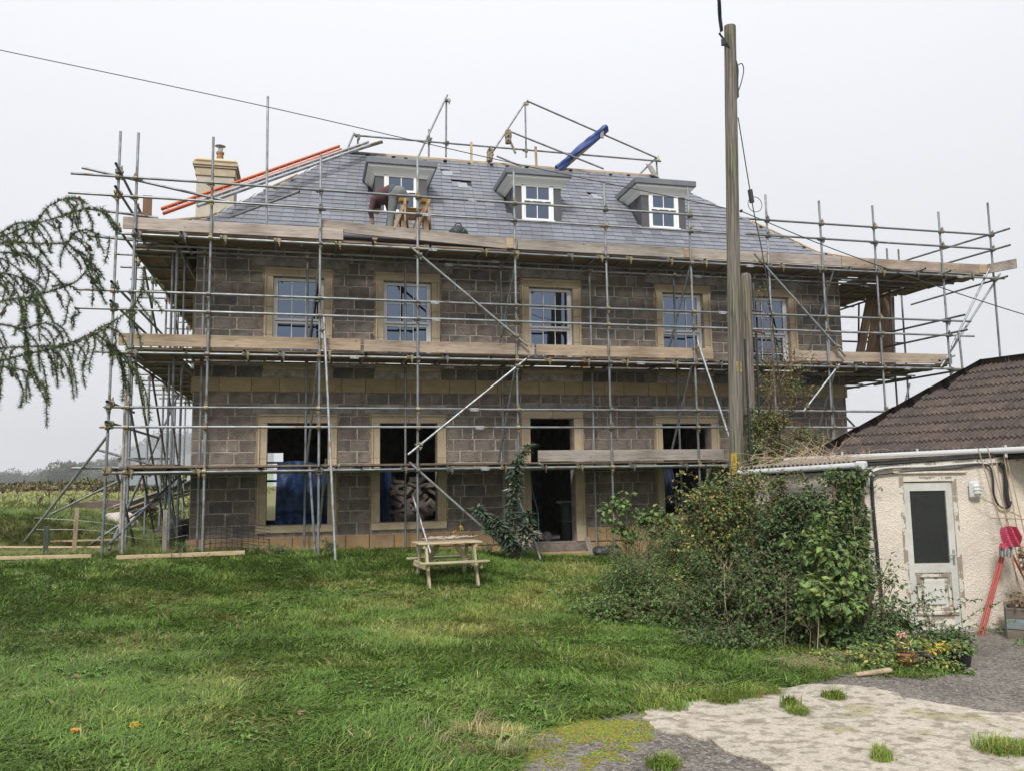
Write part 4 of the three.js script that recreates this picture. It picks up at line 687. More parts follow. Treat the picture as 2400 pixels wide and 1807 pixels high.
// ---------------------------------------------------------------- larch in the left foreground
{
  rnd = mulberry(740); const t = thing('larch_tree', 'larch branches with drooping twigs and small brown cones reaching in from the left', 'tree');
  const limbs = [
    [[-7.57, 3.35, 9.56], [-6.83, 3.51, 9.95], [-6.60, 3.57, 10.11], [-6.49, 3.64, 10.14], [-6.28, 3.64, 10.29], [-6.23, 3.73, 10.30], [-6.11, 3.80, 10.33], [-5.95, 3.76, 10.48], [-5.85, 3.70, 10.50], [-5.75, 3.71, 10.53]],
    [[-7.57, 3.35, 9.56], [-6.63, 3.57, 10.00], [-6.40, 3.67, 10.05], [-6.25, 3.75, 9.99], [-6.08, 3.81, 10.03], [-5.98, 3.86, 9.95], [-5.92, 3.78, 9.97]],
    [[-7.41, 3.20, 9.91], [-6.52, 3.43, 10.34], [-6.20, 3.39, 10.52], [-6.01, 3.40, 10.56], [-5.92, 3.44, 10.69], [-5.84, 3.46, 10.71], [-5.75, 3.43, 10.73], [-5.67, 3.40, 10.75]],
    [[-6.01, 3.40, 10.56], [-5.90, 3.30, 10.59], [-5.87, 3.22, 10.50], [-5.78, 3.03, 10.52]],
    [[-7.44, 2.88, 9.80], [-6.57, 3.03, 10.12], [-6.31, 3.04, 10.28], [-6.05, 3.12, 10.35], [-5.97, 3.16, 10.37], [-5.87, 3.30, 10.39], [-5.85, 3.40, 10.40]],
    [[-7.21, 2.36, 10.27], [-5.86, 2.62, 10.81], [-5.69, 2.71, 10.85], [-5.58, 2.77, 10.88], [-5.48, 2.85, 10.90], [-5.42, 2.96, 10.92], [-5.40, 3.13, 10.92], [-5.46, 3.18, 10.91]],
    [[-7.32, 2.58, 10.03], [-6.48, 2.63, 10.35], [-6.17, 2.64, 10.42], [-6.00, 2.61, 10.57], [-5.87, 2.66, 10.60], [-5.77, 2.71, 10.62], [-5.59, 2.78, 10.77]],
    [[-5.77, 2.71, 10.62], [-5.68, 2.64, 10.65], [-5.60, 2.57, 10.67], [-5.49, 2.43, 10.69], [-5.44, 2.39, 10.71]],
    [[-7.65, 3.18, 9.33], [-6.69, 3.33, 9.78], [-6.49, 3.26, 9.83], [-6.28, 3.02, 9.98], [-6.18, 2.78, 10.01]],
[[-7.72,3.43,9.21],[-6.80,3.50,9.65],[-6.56,3.36,9.71],[-6.39,3.05,9.85],[-6.34,2.77,9.86]],
[[-7.20,3.00,10.37],[-6.43,3.12,10.67],[-6.27,2.97,10.71],[-6.20,2.69,10.72],[-6.15,2.38,10.73]],
[[-7.48,2.84,9.68],[-6.60,2.87,10.01],[-6.43,2.83,10.05],[-6.24,2.87,10.10],[-6.11,2.76,10.13]],
[[-7.52,2.65,9.57],[-6.61,2.55,9.90],[-6.42,2.51,9.95],[-6.25,2.41,9.99]],
[[-7.37,3.37,10.02],[-6.55,3.39,10.22],[-6.33,3.36,10.28],[-6.16,3.22,10.32],[-6.03,3.05,10.35],[-5.96,2.89,10.37]]];
  const P = [], C = [], cones = [];
  const needle = (p, d, L, c) => { const s = V(0, 0, 0).crossVectors(d, rndDir()).normalize().multiplyScalar(.0024), T = p.clone().addScaledVector(d, L); for (const v of [p.clone().add(s), p.clone().sub(s), T]) { P.push(v.x, v.y, v.z); C.push(...c); } };
  const spur = (p, axis) => { const v = R(.6, 1.3), c = pick([[.075, .115, .035], [.05, .085, .035], [.12, .145, .04], [.045, .075, .03]]).map(x => x * v), n = 10 + Math.floor(R(0, 6)); const o = rndDir().addScaledVector(axis, -.2).normalize(); for (let i = 0; i < n; i++) { const d = rndDir().multiplyScalar(.8).add(o).normalize(); needle(p, d, R(.018, .034), c); } };
  const coneG = new THREE.SphereGeometry(1, 7, 6); { const p = coneG.attributes.position; for (let i = 0; i < p.count; i++) { const k = .9 + .22 * hash(i, 3, 1); p.setXYZ(i, p.getX(i) * k * .0115, p.getY(i) * .018, p.getZ(i) * k * .0115); } coneG.computeVertexNormals(); }
  const coneM = [std([.085, .045, .032]), std([.13, .06, .045]), std([.06, .04, .03])];
  function strand(pts, r0, dens) { const cv = new THREE.CatmullRomCurve3(pts), L = cv.getLength(), n = Math.max(3, Math.round(L / .05)), g = []; const q = cv.getSpacedPoints(n).map(v => v.toArray()); twig(g, q, r0, .0012, 5); const m = Math.round(L / .0034); let c = null; for (let i = 1; i <= m; i++) { const u = i / m; if (u > .93) continue; if (!c || i % 6 === 0) { const v = R(.65, 1.3); c = pick([[.085, .125, .038], [.058, .095, .038], [.13, .155, .045], [.05, .082, .032]]).map(x => x * v); } const p = cv.getPointAt(u), t2 = cv.getTangentAt(u); for (let k = 0; k < 3; k++) needle(p, rndDir().addScaledVector(t2, .5).normalize(), R(.022, .045), c); } return [cv, g]; }
  for (const l of limbs) {
    const b = sub(t, 'branch'), gs = []; const [cv, g] = strand(l.map(p => V(...p)), .007, .010); gs.push(...g); const L = cv.getLength();
    for (let s = .05; s < L; s += R(.04, .10)) { // drooping twigs
      const p = cv.getPointAt(s / L); if (rnd() < .2) continue; const h = R(.07, .30) * (p.y < 2.85 ? 1.35 : .8), dx = R(-.05, .16); 
      const q = [p, p.clone().add(V(dx * .4 + R(-.02, .03), -h * .25, R(-.05, .05))), p.clone().add(V(dx * .8, -h * .65, R(-.06, .06))), p.clone().add(V(dx, -h, R(-.06, .06)))]; const [c2, g2] = strand(q, .0022, .010); gs.push(...g2);
      if (rnd() < .3) for (let k = 0; k < 1 + Math.floor(R(0, 3)); k++) { const cp = c2.getPointAt(R(.1, .8)); cones.push(cp); }
    }
    for (let s = .2; s < L; s += R(.1, .25)) if (rnd() < .6) cones.push(cv.getPointAt(s / L).add(V(0, .015, 0)));
    part(b, 'wood', merge(gs), M.twigDark);
  }
  part(t, 'needles', quadsGeo(P, C), new THREE.MeshStandardMaterial({ vertexColors: true, side: THREE.DoubleSide, roughness: .7 }));
  for (const p of cones.slice(0, 120)) { part(t, 'cone', coneG, pick(coneM), [p.x + R(-.012, .012), p.y - .01, p.z + R(-.012, .012)], [R(-.5, .5), R(0, 6), R(-.5, .5)]); }
  const tr = [[-9.6, -.2, 9.2], [-9.55, 3, 9.2], [-9.5, 7, 9.25]], tg = []; twig(tg, tr, .17, .12, 12); for (const l of limbs) if (l[0][0] < -7) twig(tg, [[-9.52, l[0][1] + .15, 9.2], [-8.5, l[0][1] + .1, lerp(9.2, l[0][2], .5)], l[0]], .022, .008, 7);
  part(t, 'trunk', merge(tg), M.twig);
}
// ---------------------------------------------------------------- fallen leaves
{
  rnd = mulberry(760); for (const [x, z, s, c] of [[-6.45, 9.75, .05, 0], [-5.9, 10.15, .045, 1], [-5.85, 10.35, .045, 1], [-5.72, 10.2, .04, 0], [-6.1, 9.4, .05, 2], [-5.5, 10.3, .07, 0], [-4.3, 10.1, .05, 2], [-6.3, 8.6, .05, 2]]) { const P = [], C = []; for (let k = 0; k < 5; k++) { const a = -1.2 + k * .6; addLeaf(P, C, V(0, 0, 0), V(Math.cos(a), R(-.1, .25), Math.sin(a)), V(0, 1, 0), s * (k === 2 ? 1.3 : 1), s * .6, [[.62, .36, .03], [.55, .22, .03], [.22, .13, .07]][c].map(v => v * R(.8, 1.1)), R(0, .5)); } single('fallen_leaf', quadsGeo(P, C), leafMat, 'yellow and orange fallen leaf lying on the grass', 'leaf', 'fallen leaves on the lawn', [x, gy(x, z) + .075, z], [R(-.4, .4), R(0, 6), R(-.4, .4)]); }
}
// ---------------------------------------------------------------- cottage on the right
rnd = mulberry(801);
const cot = thing('cottage', 'low cream-rendered cottage with brown ribbed tile roof and peeling white door', 'cottage');
const castT = tex(512, .9, (u, v) => { const a = fbm(u * 36, v * 36, 111, 3, 36), b = fbm(u * 4, v * 4, 112, 4, 4), c = fbm(u * 70, v * 70, 113, 2, 70); const k = .80 + .22 * (b - .5) + .14 * (a - .5) + .1 * (c - .5); return [k, k * .985, k * .965]; });
const castB = tex(512, .5, (u, v) => { const a = fbm(u * 34, v * 34, 114, 3, 34), b = fbm(u * 70, v * 70, 115, 2, 70); return sstep(.3, .75, .6 * a + .4 * b); }, false);
M.render = std([.84, .765, .655], { map: castT, bumpMap: castB, bumpScale: .006, roughness: .95 });
M.peelT = tex(512, 1.0, (u, v) => { const a = fbm(u * 7, v * 16, 121, 5, 7, 16), b = fbm(u * 40, v * 8, 122, 3, 40, 8); const w = sstep(.52, .56, a * .75 + b * .25); const n = .8 + .2 * b; return w > .5 ? [.42 * n, .36 * n, .31 * n] : [.88 * n, .86 * n, .80 * n]; });
M.peel = std([.72, .70, .64], { map: M.peelT, roughness: .75 }); M.paint = std([.66, .655, .60], { map: blotch, roughness: .6 }); M.gutter = std([.68, .69, .69], { map: blotch, roughness: .45 });
const E3 = V(.367, 0, .930), N3 = V(.930, 0, -.367), A0 = V(3.67, 1.9, 5.13);
const cp = (e, n, y) => A0.clone().addScaledVector(E3, e).addScaledVector(N3, n).setY(y).toArray();
{ // main walls and the roof's carcass
  const wallBox = (e0, e1, n, y0, y1) => { const a = V(...cp(e0, n, 0)), b = V(...cp(e1, n, 0)), L = a.distanceTo(b), g = boxG(L, y1 - y0, .24); g.rotateY(-Math.atan2(b.z - a.z, b.x - a.x)); g.translate((a.x + b.x) / 2, (y0 + y1) / 2, (a.z + b.z) / 2); return g; };
  part(cot, 'main_wall', wallBox(.2, 8, .4, -.8, 1.86), M.render);
  { const a = cp(.2, .4, 0), b = cp(.9, 4.8, 0), L = Math.hypot(b[0] - a[0], b[2] - a[2]); part(cot, 'end_wall', boxG(L, 2.7, .24).rotateY(-Math.atan2(b[2] - a[2], b[0] - a[0])).translate((a[0] + b[0]) / 2, .5, (a[2] + b[2]) / 2), M.render); }
  const RH = 1.43, RN = 2.72, P = [], q = (a, b, c, d) => P.push(...a, ...b, ...c, ...a, ...c, ...d);
  q(cp(.35, 0, 1.88), cp(8.2, 0, 1.88), cp(8.2, RN, 1.88 + RH), cp(1.6, RN, 1.88 + RH)); q(cp(8.2, 2 * RN, 1.88), cp(.35, 2 * RN, 1.88), cp(1.6, RN, 1.88 + RH), cp(8.2, RN, 1.88 + RH)); q(cp(.35, 2 * RN, 1.88), cp(.35, 0, 1.88), cp(1.6, RN, 1.88 + RH), cp(1.6, RN, 1.88 + RH));
  var cRoof = part(cot, 'roof', quadsGeo(P), std([.05, .045, .04], { side: THREE.DoubleSide }));
  // profiled tiles
  const tileMap = tex(512, .8, (u, v) => { const a = fbm(u * 9, v * 9, 131, 4, 9), b = vnoise(u * 60, v * 60, 132, 60), l = sstep(.66, .78, fbm(u * 22, v * 22, 133, 3, 22)), w = sstep(.82, .9, vnoise(u * 26, v * 26, 134, 26)); const k = .55 + .3 * (a - .5) + .25 * (b - .5); return [k + l * .22 + w * .35, k * .9 + l * .2 + w * .32, k * .84 + l * .16 + w * .28]; });
  const tm = [[.135, .112, .10], [.12, .10, .092], [.155, .128, .112], [.11, .095, .09]].map(c => std(c.map(v => v * 1.15), { map: tileMap, bumpMap: gritB, bumpScale: .003, roughness: .95 }));
  const W = .30, Lt = .40, tg = [0, 1, 2].map(v => { const n = 30, Q = [], UV = [], f = (i, top) => .017 * Math.cos(i / n * 4 * 6.2832) + (i < 3 ? .01 : 0); for (let i = 0; i < n; i++) { const x0 = -W / 2 + W * i / n, x1 = -W / 2 + W * (i + 1) / n, h0 = f(i), h1 = f(i + 1), z0 = -Lt / 2, z1 = Lt / 2; Q.push(x0, h0, z1, x1, h1, z1, x1, h1, z0, x0, h0, z1, x1, h1, z0, x0, h0, z0, x0, h0 - .035, z1, x1, h1 - .035, z1, x1, h1, z1, x0, h0 - .035, z1, x1, h1, z1, x0, h0, z1); for (const [a, b] of [[x0, z1], [x1, z1], [x1, z0], [x0, z1], [x1, z0], [x0, z0], [x0, z1], [x1, z1], [x1, z1], [x0, z1], [x1, z1], [x0, z1]]) UV.push(a + v * .3, b + v * .7); } return quadsGeo(Q, null, UV); });
  const up = N3.clone().multiplyScalar(RN).setY(RH), SL = up.length(); up.normalize(); const nor = V(0, 0, 0).crossVectors(E3, up).normalize(); if (nor.y < 0) nor.negate();
  const basis = new THREE.Matrix4().makeBasis(E3, nor, up.clone().negate());
  if (basis.determinant() < 0) basis.makeBasis(E3.clone().negate(), nor, up.clone().negate());
  const q0 = new THREE.Quaternion().setFromRotationMatrix(basis);
  for (let r = 0, s = -.05; s < SL - .1; r++, s += .318) for (let e = -.1 + (r % 2) * .0; e < 8.2; e += W) {
    const hip = .35 + 1.25 * clamp((s + .1) / SL); if (e + W * .5 < hip) continue; if (e > 4.6) continue;
    const m = part(cRoof, 'tile', pick(tg), pick(tm)); m.position.copy(A0).setY(1.9).addScaledVector(E3, e + W / 2).addScaledVector(up, s + Lt / 2).addScaledVector(nor, .045 + R(0, .004)); m.quaternion.copy(q0); m.rotateX(-.095 + R(-.008, .008)); m.rotateY(R(-.008, .008));
  }
  const rg = bevelG(.44, .05, .2, .02); // hip and ridge cappings
  const cap = (a, b, n) => { const A = V(...a), B = V(...b), L = A.distanceTo(B), k = Math.round(L / .38); for (let i = 0; i < k; i++) { const g = new THREE.CylinderGeometry(.11, .115, .42, 10, 1, false, 0, Math.PI).rotateZ(Math.PI / 2).rotateX(-Math.PI / 2); const m = part(cRoof, n, g, pick(tm)); m.position.copy(A).lerp(B, (i + .5) / k); m.quaternion.setFromUnitVectors(V(1, 0, 0), B.clone().sub(A).normalize()); m.position.y += .01 + (i % 2) * .004; } };
  cap(cp(.3, -.02, 1.93), cp(1.6, RN, 1.9 + RH + .05), 'hip_tile'); cap(cp(1.6, RN, 1.9 + RH + .05), cp(5, RN, 1.9 + RH + .05), 'ridge_tile');
  part(cot, 'gutter', rod(cp(-.35, -.1, 1.86), cp(6.2, -.1, 1.92), .042, .042, 12), M.gutter);
  for (const e of [.7, 1.9, 3.1]) part(cot, 'gutter_bracket', rod(cp(e, -.1, 1.80), cp(e, -.1, 1.96), .02, .02, 6), M.gutter);
  part(cot, 'fascia', rod(cp(-.2, .08, 1.80), cp(6.2, .08, 1.84), .05, .05, 4), M.black);
}
{ // porch: group with x along the wall, z towards the yard
  const p = sub(cot, 'porch', [2.98, 0, 7.44], -13.93 * Math.PI / 180), W = 2.25;
  const sh = new THREE.Shape([[0, -.8], [W, -.8], [W, 1.80], [0, 1.68]].map(v => new THREE.Vector2(...v))); sh.holes.push(new THREE.Path([[.47, -.44], [.47, 1.56], [1.24, 1.56], [1.24, -.44]].map(v => new THREE.Vector2(...v))));
  part(p, 'wall', new THREE.ExtrudeGeometry(sh, { depth: .2, bevelEnabled: false }).translate(0, 0, -.2), M.render);
  part(p, 'lintel_drip', bevelG(.98, .03, .05, .006), M.render, [.88, 1.62, .015]);
  part(p, 'fascia_board', boxG(W, .07, .03).rotateZ(.053).translate(W / 2, 1.735, .02), M.peel);
  part(p, 'roof_edge', boxG(W + .1, .03, .12).rotateZ(.053).translate(W / 2, 1.795, .0), M.black);
  // wires under the eaves
  part(p, 'white_pipe', cable([[.06, 1.45, .03], [.07, 1.60, .03], [.2, 1.67, .04], [.9, 1.70, .04], [1.55, 1.735, .04], [1.66, 1.72, .04]], .014, 40), M.gutter);
  part(p, 'black_cable', cable([[.1, 1.59, .03], [.5, 1.625, .03], [1.2, 1.665, .03], [1.66, 1.70, .04], [1.70, 1.55, .05], [1.70, 1.3, .05], [1.76, 1.16, .05], [1.86, 1.13, .05], [1.93, 1.22, .05]], .013, 60), M.black);
  part(p, 'black_pipe', cable([[.16, 1.60, .04], [.10, 1.57, .05], [.085, 1.4, .05], [.1, .6, .05], [.13, -.3, .05]], .022, 40), M.black);
  part(p, 'black_pipe', cable([[1.80, 1.72, .06], [1.86, 1.66, .06], [1.86, 1.3, .06], [1.88, 1.16, .06]], .03, 30), M.black);
  // wall crack stains where old creeper was pulled off
  // door
  const d = sub(p, 'door');
  part(p, 'door_frame', merge([bx(.06, 2.0, .1, .50, .56, -.05), bx(.06, 2.0, .1, 1.21, .56, -.05), bx(.65, .06, .1, .855, 1.53, -.05)]), M.peel);
  part(d, 'stile', bx(.085, 1.9, .045, .573, .54, -.045), M.paint); part(d, 'stile', bx(.085, 1.9, .045, 1.137, .54, -.045), M.paint);
  part(d, 'top_rail', bx(.479, .11, .045, .855, 1.43, -.045), M.paint); part(d, 'mid_rail', bx(.479, .12, .045, .855, .36, -.045), M.paint); part(d, 'bottom_rail', bx(.479, .2, .045, .855, -.31, -.045), M.peel);
  part(d, 'pane', new THREE.BoxGeometry(.479, .955, .01).translate(.855, .897, -.05), phys([.62, .68, .67], { roughness: .28, transmission: 1, thickness: 0, bumpMap: castB, bumpScale: .003, ior: 1.5 }));
  part(d, 'panel', bx(.479, .51, .025, .855, .045, -.055), M.peel);
  part(d, 'panel_moulding', ring(.44, .47, .035, .03, .855, .045, -.032), M.peel); part(d, 'panel_field', bevelG(.3, .33, .03, .012), M.paint, [.855, .045, -.035]);
  part(d, 'weather_bar', bevelG(.6, .05, .06, .01), M.peel, [.855, -.22, -.02]);
  part(d, 'handle', merge([bx(.03, .2, .012, 1.14, .5, -.02), rod([1.14, .53, -.015], [1.14, .53, .03], .009), rod([1.14, .53, .03], [1.05, .525, .03], .008)]), M.zinc);
  part(p, 'threshold', bevelG(.72, .05, .16, .01), M.gutter, [.855, -.43, .02]); part(p, 'step', bevelG(.95, .1, .3, .015), M.lintel, [.9, -.46, .1]);
  part(p, 'room_wall', merge([bx(2.0, 2.3, .06, 1.0, .6, -1.6), bx(.06, 2.3, 1.36, .05, .6, -.9), bx(.06, 2.3, 1.36, 1.95, .6, -.9)]), M.innerWall); part(p, 'room_ceiling', bx(2.0, .05, 1.45, 1.0, 1.66, -.88), M.innerWall); part(p, 'room_floor', bx(2.0, .05, 1.45, 1.0, -.5, -.88), M.innerWall);
  // bulkhead lamp (unlit)
  const l = sub(p, 'bulkhead_lamp', [1.45, 1.38, .02]); part(l, 'back_box', bevelG(.15, .24, .07, .03), M.gutter, [0, 0, .03]); part(l, 'lens', new THREE.SphereGeometry(.058, 14, 10).scale(1, 1.45, .55).translate(.01, 0, .068), phys([.62, .62, .58], { roughness: .15, clearcoat: .6 })); part(l, 'cage_bar', merge([0, 1, 2].map(i => rod([-.05, -.045 + i * .045, .1], [.07, -.045 + i * .045, .1], .005))), M.gutter);
}
{ // lean-to to the left of the porch, with corrugated roof
  const l = sub(cot, 'lean_to'), a = [2.16, 5.89], b = [2.92, 7.45], L = Math.hypot(b[0] - a[0], b[1] - a[1]), ry = -Math.atan2(b[1] - a[1], b[0] - a[0]);
  const w = sub(cot, 'lean_to_wall', [a[0] + .12, 0, a[1] - .05], ry);
  const sh = new THREE.Shape([[0, -.8], [L, -.8], [L, 1.66], [0, 1.6]].map(v => new THREE.Vector2(...v))); sh.holes.push(new THREE.Path([[.25, .55], [.25, 1.36], [1.15, 1.36], [1.15, .55]].map(v => new THREE.Vector2(...v))));
  part(w, 'wall', new THREE.ExtrudeGeometry(sh, { depth: .18, bevelEnabled: false }).translate(0, 0, -.18), M.render);
  part(w, 'window_frame', ring(.9, .81, .05, .08, .7, .955, -.08), M.paint); part(w, 'mullion', boxG(.03, .72, .06).translate(.75, .955, -.08), M.lead); part(w, 'pane', new THREE.PlaneGeometry(.8, .71).translate(.7, .955, -.09), M.glass); part(w, 'room_wall', merge([bx(1.6, 1.6, .05, .8, .9, -1.0), bx(.05, 1.6, .8, .02, .9, -.6), bx(.05, 1.6, .8, 1.6, .9, -.6), bx(1.6, .05, .8, .8, 1.5, -.6), bx(1.6, .05, .8, .8, .2, -.6)]), M.innerWall);
  const P = [], UV = [], f = (u, v) => { const A = V(2.06, 1.72, 5.8), B = V(5.0, 1.86, 7.85), C2 = V(3.75, 1.86, 5.1), D = V(2.86, 1.775, 7.42); const p0 = A.clone().lerp(D, u), p1 = C2.clone().lerp(B, u), p = p0.lerp(p1, v); p.y += .018 * Math.cos(u * 26 * 6.2832); return p; };
  const nu = 26 * 8; for (let i = 0; i < nu; i++) { const u0 = i / nu, u1 = (i + 1) / nu, a2 = f(u0, 0), b2 = f(u1, 0), c2 = f(u1, 1), d2 = f(u0, 1); for (const p of [a2, b2, c2, a2, c2, d2]) { P.push(p.x, p.y, p.z); UV.push(p.x, p.z); } }
  part(l, 'corrugated_sheet', quadsGeo(P, null, UV), std([.36, .30, .25], { map: grit, side: THREE.DoubleSide, roughness: .95 }));
  part(l, 'gutter', rod([2.02, 1.655, 5.85], [2.86, 1.725, 7.55], .042, .042, 12), M.gutter); part(l, 'gutter_end', bevelG(.13, .12, .12, .02), M.gutter, [2.87, 1.72, 7.56], [0, ry, 0]);
}
// ---------------------------------------------------------------- poles and wires
rnd = mulberry(901);
const poleT = tex(512, 1.2, (u, v) => { const w = fbm(u * 3, v * 3, 142, 3, 3), a = fbm(u * 30 + w * 3, v * 3, 141, 4, 30, 3), c = fbm(u * 60, v * 5, 143, 3, 60, 5), k = .55 + .6 * (a - .5) + .5 * (c - .5), d = sstep(.58, .64, a) * .38, m = sstep(.52, .66, fbm(u * 5, v * 2, 144, 4, 5, 2)); return [(k - d) * lerp(1, .93, m), (k - d) * lerp(.93, .93, m), (k - d) * lerp(.86, .72, m)]; }, true, 512, 2.4);
M.pole = std([.34, .325, .295], { map: poleT, bumpMap: poleT, bumpScale: .012, roughness: .95 }); M.pole2 = std([.36, .33, .30], { map: poleT, bumpMap: poleT, bumpScale: .012, roughness: .95 });
function poleGeo(h, r0, r1, split) {
  const n = 28, m = 24, P = [], UV = [], f = (i, j) => { const a = i / n * 6.2832, t = j / m; let r = lerp(r0, r1, t); const s = ((a - 1.15 + 6.2832) % 6.2832); r *= 1 - split * Math.exp(-Math.pow((Math.min(s, 6.2832 - s) + .06 * Math.sin(t * 9)) / .05, 2)) - .3 * split * Math.exp(-Math.pow((((a - 1.75 + 6.28) % 6.2832)) / .04, 2)); r += (fbm(a * 3, t * 20, 145, 2) - .5) * .008; return [Math.cos(a) * r, t * h, Math.sin(a) * r]; };
  for (let j = 0; j < m; j++) for (let i = 0; i < n; i++) { const q = [f(i, j), f(i + 1, j), f(i + 1, j + 1), f(i, j + 1)]; for (const k of [0, 2, 1, 0, 3, 2]) { P.push(...q[k]); UV.push((k === 1 || k === 2 ? i + 1 : i) / n * 1.2, q[k][1]); } }
  for (let i = 0; i < n; i++) { P.push(...f(i, m), 0, h + .01, 0, ...f(i + 1, m)); UV.push(0, 0, .1, .1, .2, 0); }
  return quadsGeo(P, null, UV);
}
const sgnT = (() => { const c = document.createElement('canvas'); c.width = 128; c.height = 192; const x = c.getContext('2d'); x.fillStyle = '#c2a136'; x.fillRect(0, 0, 128, 192); x.strokeStyle = '#1c1a14'; x.lineWidth = 7; x.lineJoin = 'round'; x.beginPath(); x.moveTo(64, 22); x.lineTo(112, 112); x.lineTo(16, 112); x.closePath(); x.stroke(); x.fillStyle = '#1c1a14'; x.beginPath(); x.moveTo(70, 46); x.lineTo(48, 82); x.lineTo(62, 80); x.lineTo(54, 104); x.lineTo(80, 70); x.lineTo(66, 72); x.closePath(); x.fill(); for (const [y0, w0] of [[132, 92], [152, 66]]) for (let q = 0; q < w0; q += 9) x.fillRect(64 - w0 / 2 + q, y0 + (q % 2), 6, 8); const t = new THREE.CanvasTexture(c); t.colorSpace = THREE.SRGBColorSpace; return t; })();
const signMat = std([.72, .72, .72], { map: sgnT, roughness: .5 });
{
  const t = thing('utility_pole', 'tall weathered wooden utility pole carrying cables, with yellow warning plates', 'pole', [2.43, -.35, 4.93]);
  const sh = part(t, 'shaft', poleGeo(9.63, .118, .1, .1), M.pole); sh.rotation.z = -.03; sh.rotation.x = .007;
  const plate = (x, y, ry) => part(t, 'warning_plate', new THREE.BoxGeometry(.11, .165, .006), [M.zinc, M.zinc, M.zinc, M.zinc, signMat, M.zinc], [x, y, .125], [0, ry, 0]);
  plate(.3, 9.1, .25); plate(.13, 3.72, .3); const g = part(t, 'sign_board', new THREE.BoxGeometry(.09, .34, .01), [M.zinc, M.zinc, M.zinc, M.zinc, signMat, M.zinc], [-.06, 2.15, .17], [0, -.5, .0]);
  part(t, 'cable_clamp', merge([bx(.05, .12, .06, .12, 9.3, .12), bx(.04, .05, .05, .33, 8.35, .1), bx(.03, .04, .04, .32, 6.35, .1)]), M.black);
  part(t, 'cable_tail', cable([[.05, 9.45, .12], [.22, 9.2, .14], [.36, 8.9, .12], [.36, 8.6, .1], [.36, 8.35, .1]], .018, 40), M.black);
  part(t, 'cable_loop', cable([[.36, 8.9, .12], [.45, 8.95, .12], [.48, 8.85, .12], [.42, 8.6, .12], [.37, 8.45, .1]], .009, 30), M.black);
  part(t, 'wire_coil', new THREE.TorusGeometry(.13, .006, 5, 30).translate(.58, 6.48, .1), M.black);
  part(t, 'steel_conduit', rod([.33, 1, .0], [.33, 4.2, .0], .02), M.black);
}
{ const t = thing('stub_pole', 'shorter round-topped grey wooden pole close behind the utility pole', 'pole', [3.0, -.25, 4.42]); part(t, 'shaft', poleGeo(5.3, .105, .092, .06), M.pole2).rotation.z = -.024; part(t, 'top_cap', new THREE.SphereGeometry(.09, 16, 8, 0, 6.3, 0, 1.6).scale(1, .8, 1).translate(.128, 5.29, 0), M.pole2); part(t, 'bolt', merge([rod([.15, 4.7, .05], [.35, 4.66, .1], .015), rod([.15, 4.35, .05], [.38, 4.28, .1], .018)]), M.rust); part(t, 'cable', cable([[.26, 4.3, .03], [.23, 3, .05], [.19, 1.5, .05]], .018, 20), M.black); }
single('stay_wire', merge([cable([[2.79, 7.65, 5.0], [3.05, 6.1, 4.9], [3.2, 5.2, 4.9], [3.5, 2.5, 4.8]], .009, 30), rod([2.995, 6.42, 4.92], [3.02, 6.2, 4.92], .042, .042, 10)]), M.black, 'thin stay wire with a grey insulator hanging beside the utility pole', 'wire');
single('telephone_wire', merge([cable([[-14.6, 10.3, .7], [-9.44, 9.05, 1.99], [-5, 7.98, 3.05], [-1, 6.95, 4.0], [2.78, 5.99, 5.02]], .008, 80), cable([[2.78, 5.99, 5.02], [4.2, 5.32, 5.4], [7.19, 4.18, 6.11], [10, 3.35, 6.8]], .008, 40)]), M.black, 'thin telephone wire sagging from upper left across the roof to the pole', 'wire');
{ const g = [], n = 60; for (const ph of [0, 2.1, 4.2]) { const pts = []; for (let i = 0; i <= n; i++) { const u = i / n, a = ph + u * 26; pts.push([lerp(2.52, -3.8, u) + .02 * Math.cos(a), lerp(9.15, 9.6, u) - .5 * Math.sin(Math.PI * u) + .02 * Math.sin(a), lerp(5.05, 16, u)]); } g.push(cable(pts, .017, 160, 5)); } single('power_cable', merge(g), M.black, 'thick twisted black power cable running from the pole top over the lawn', 'cable'); }
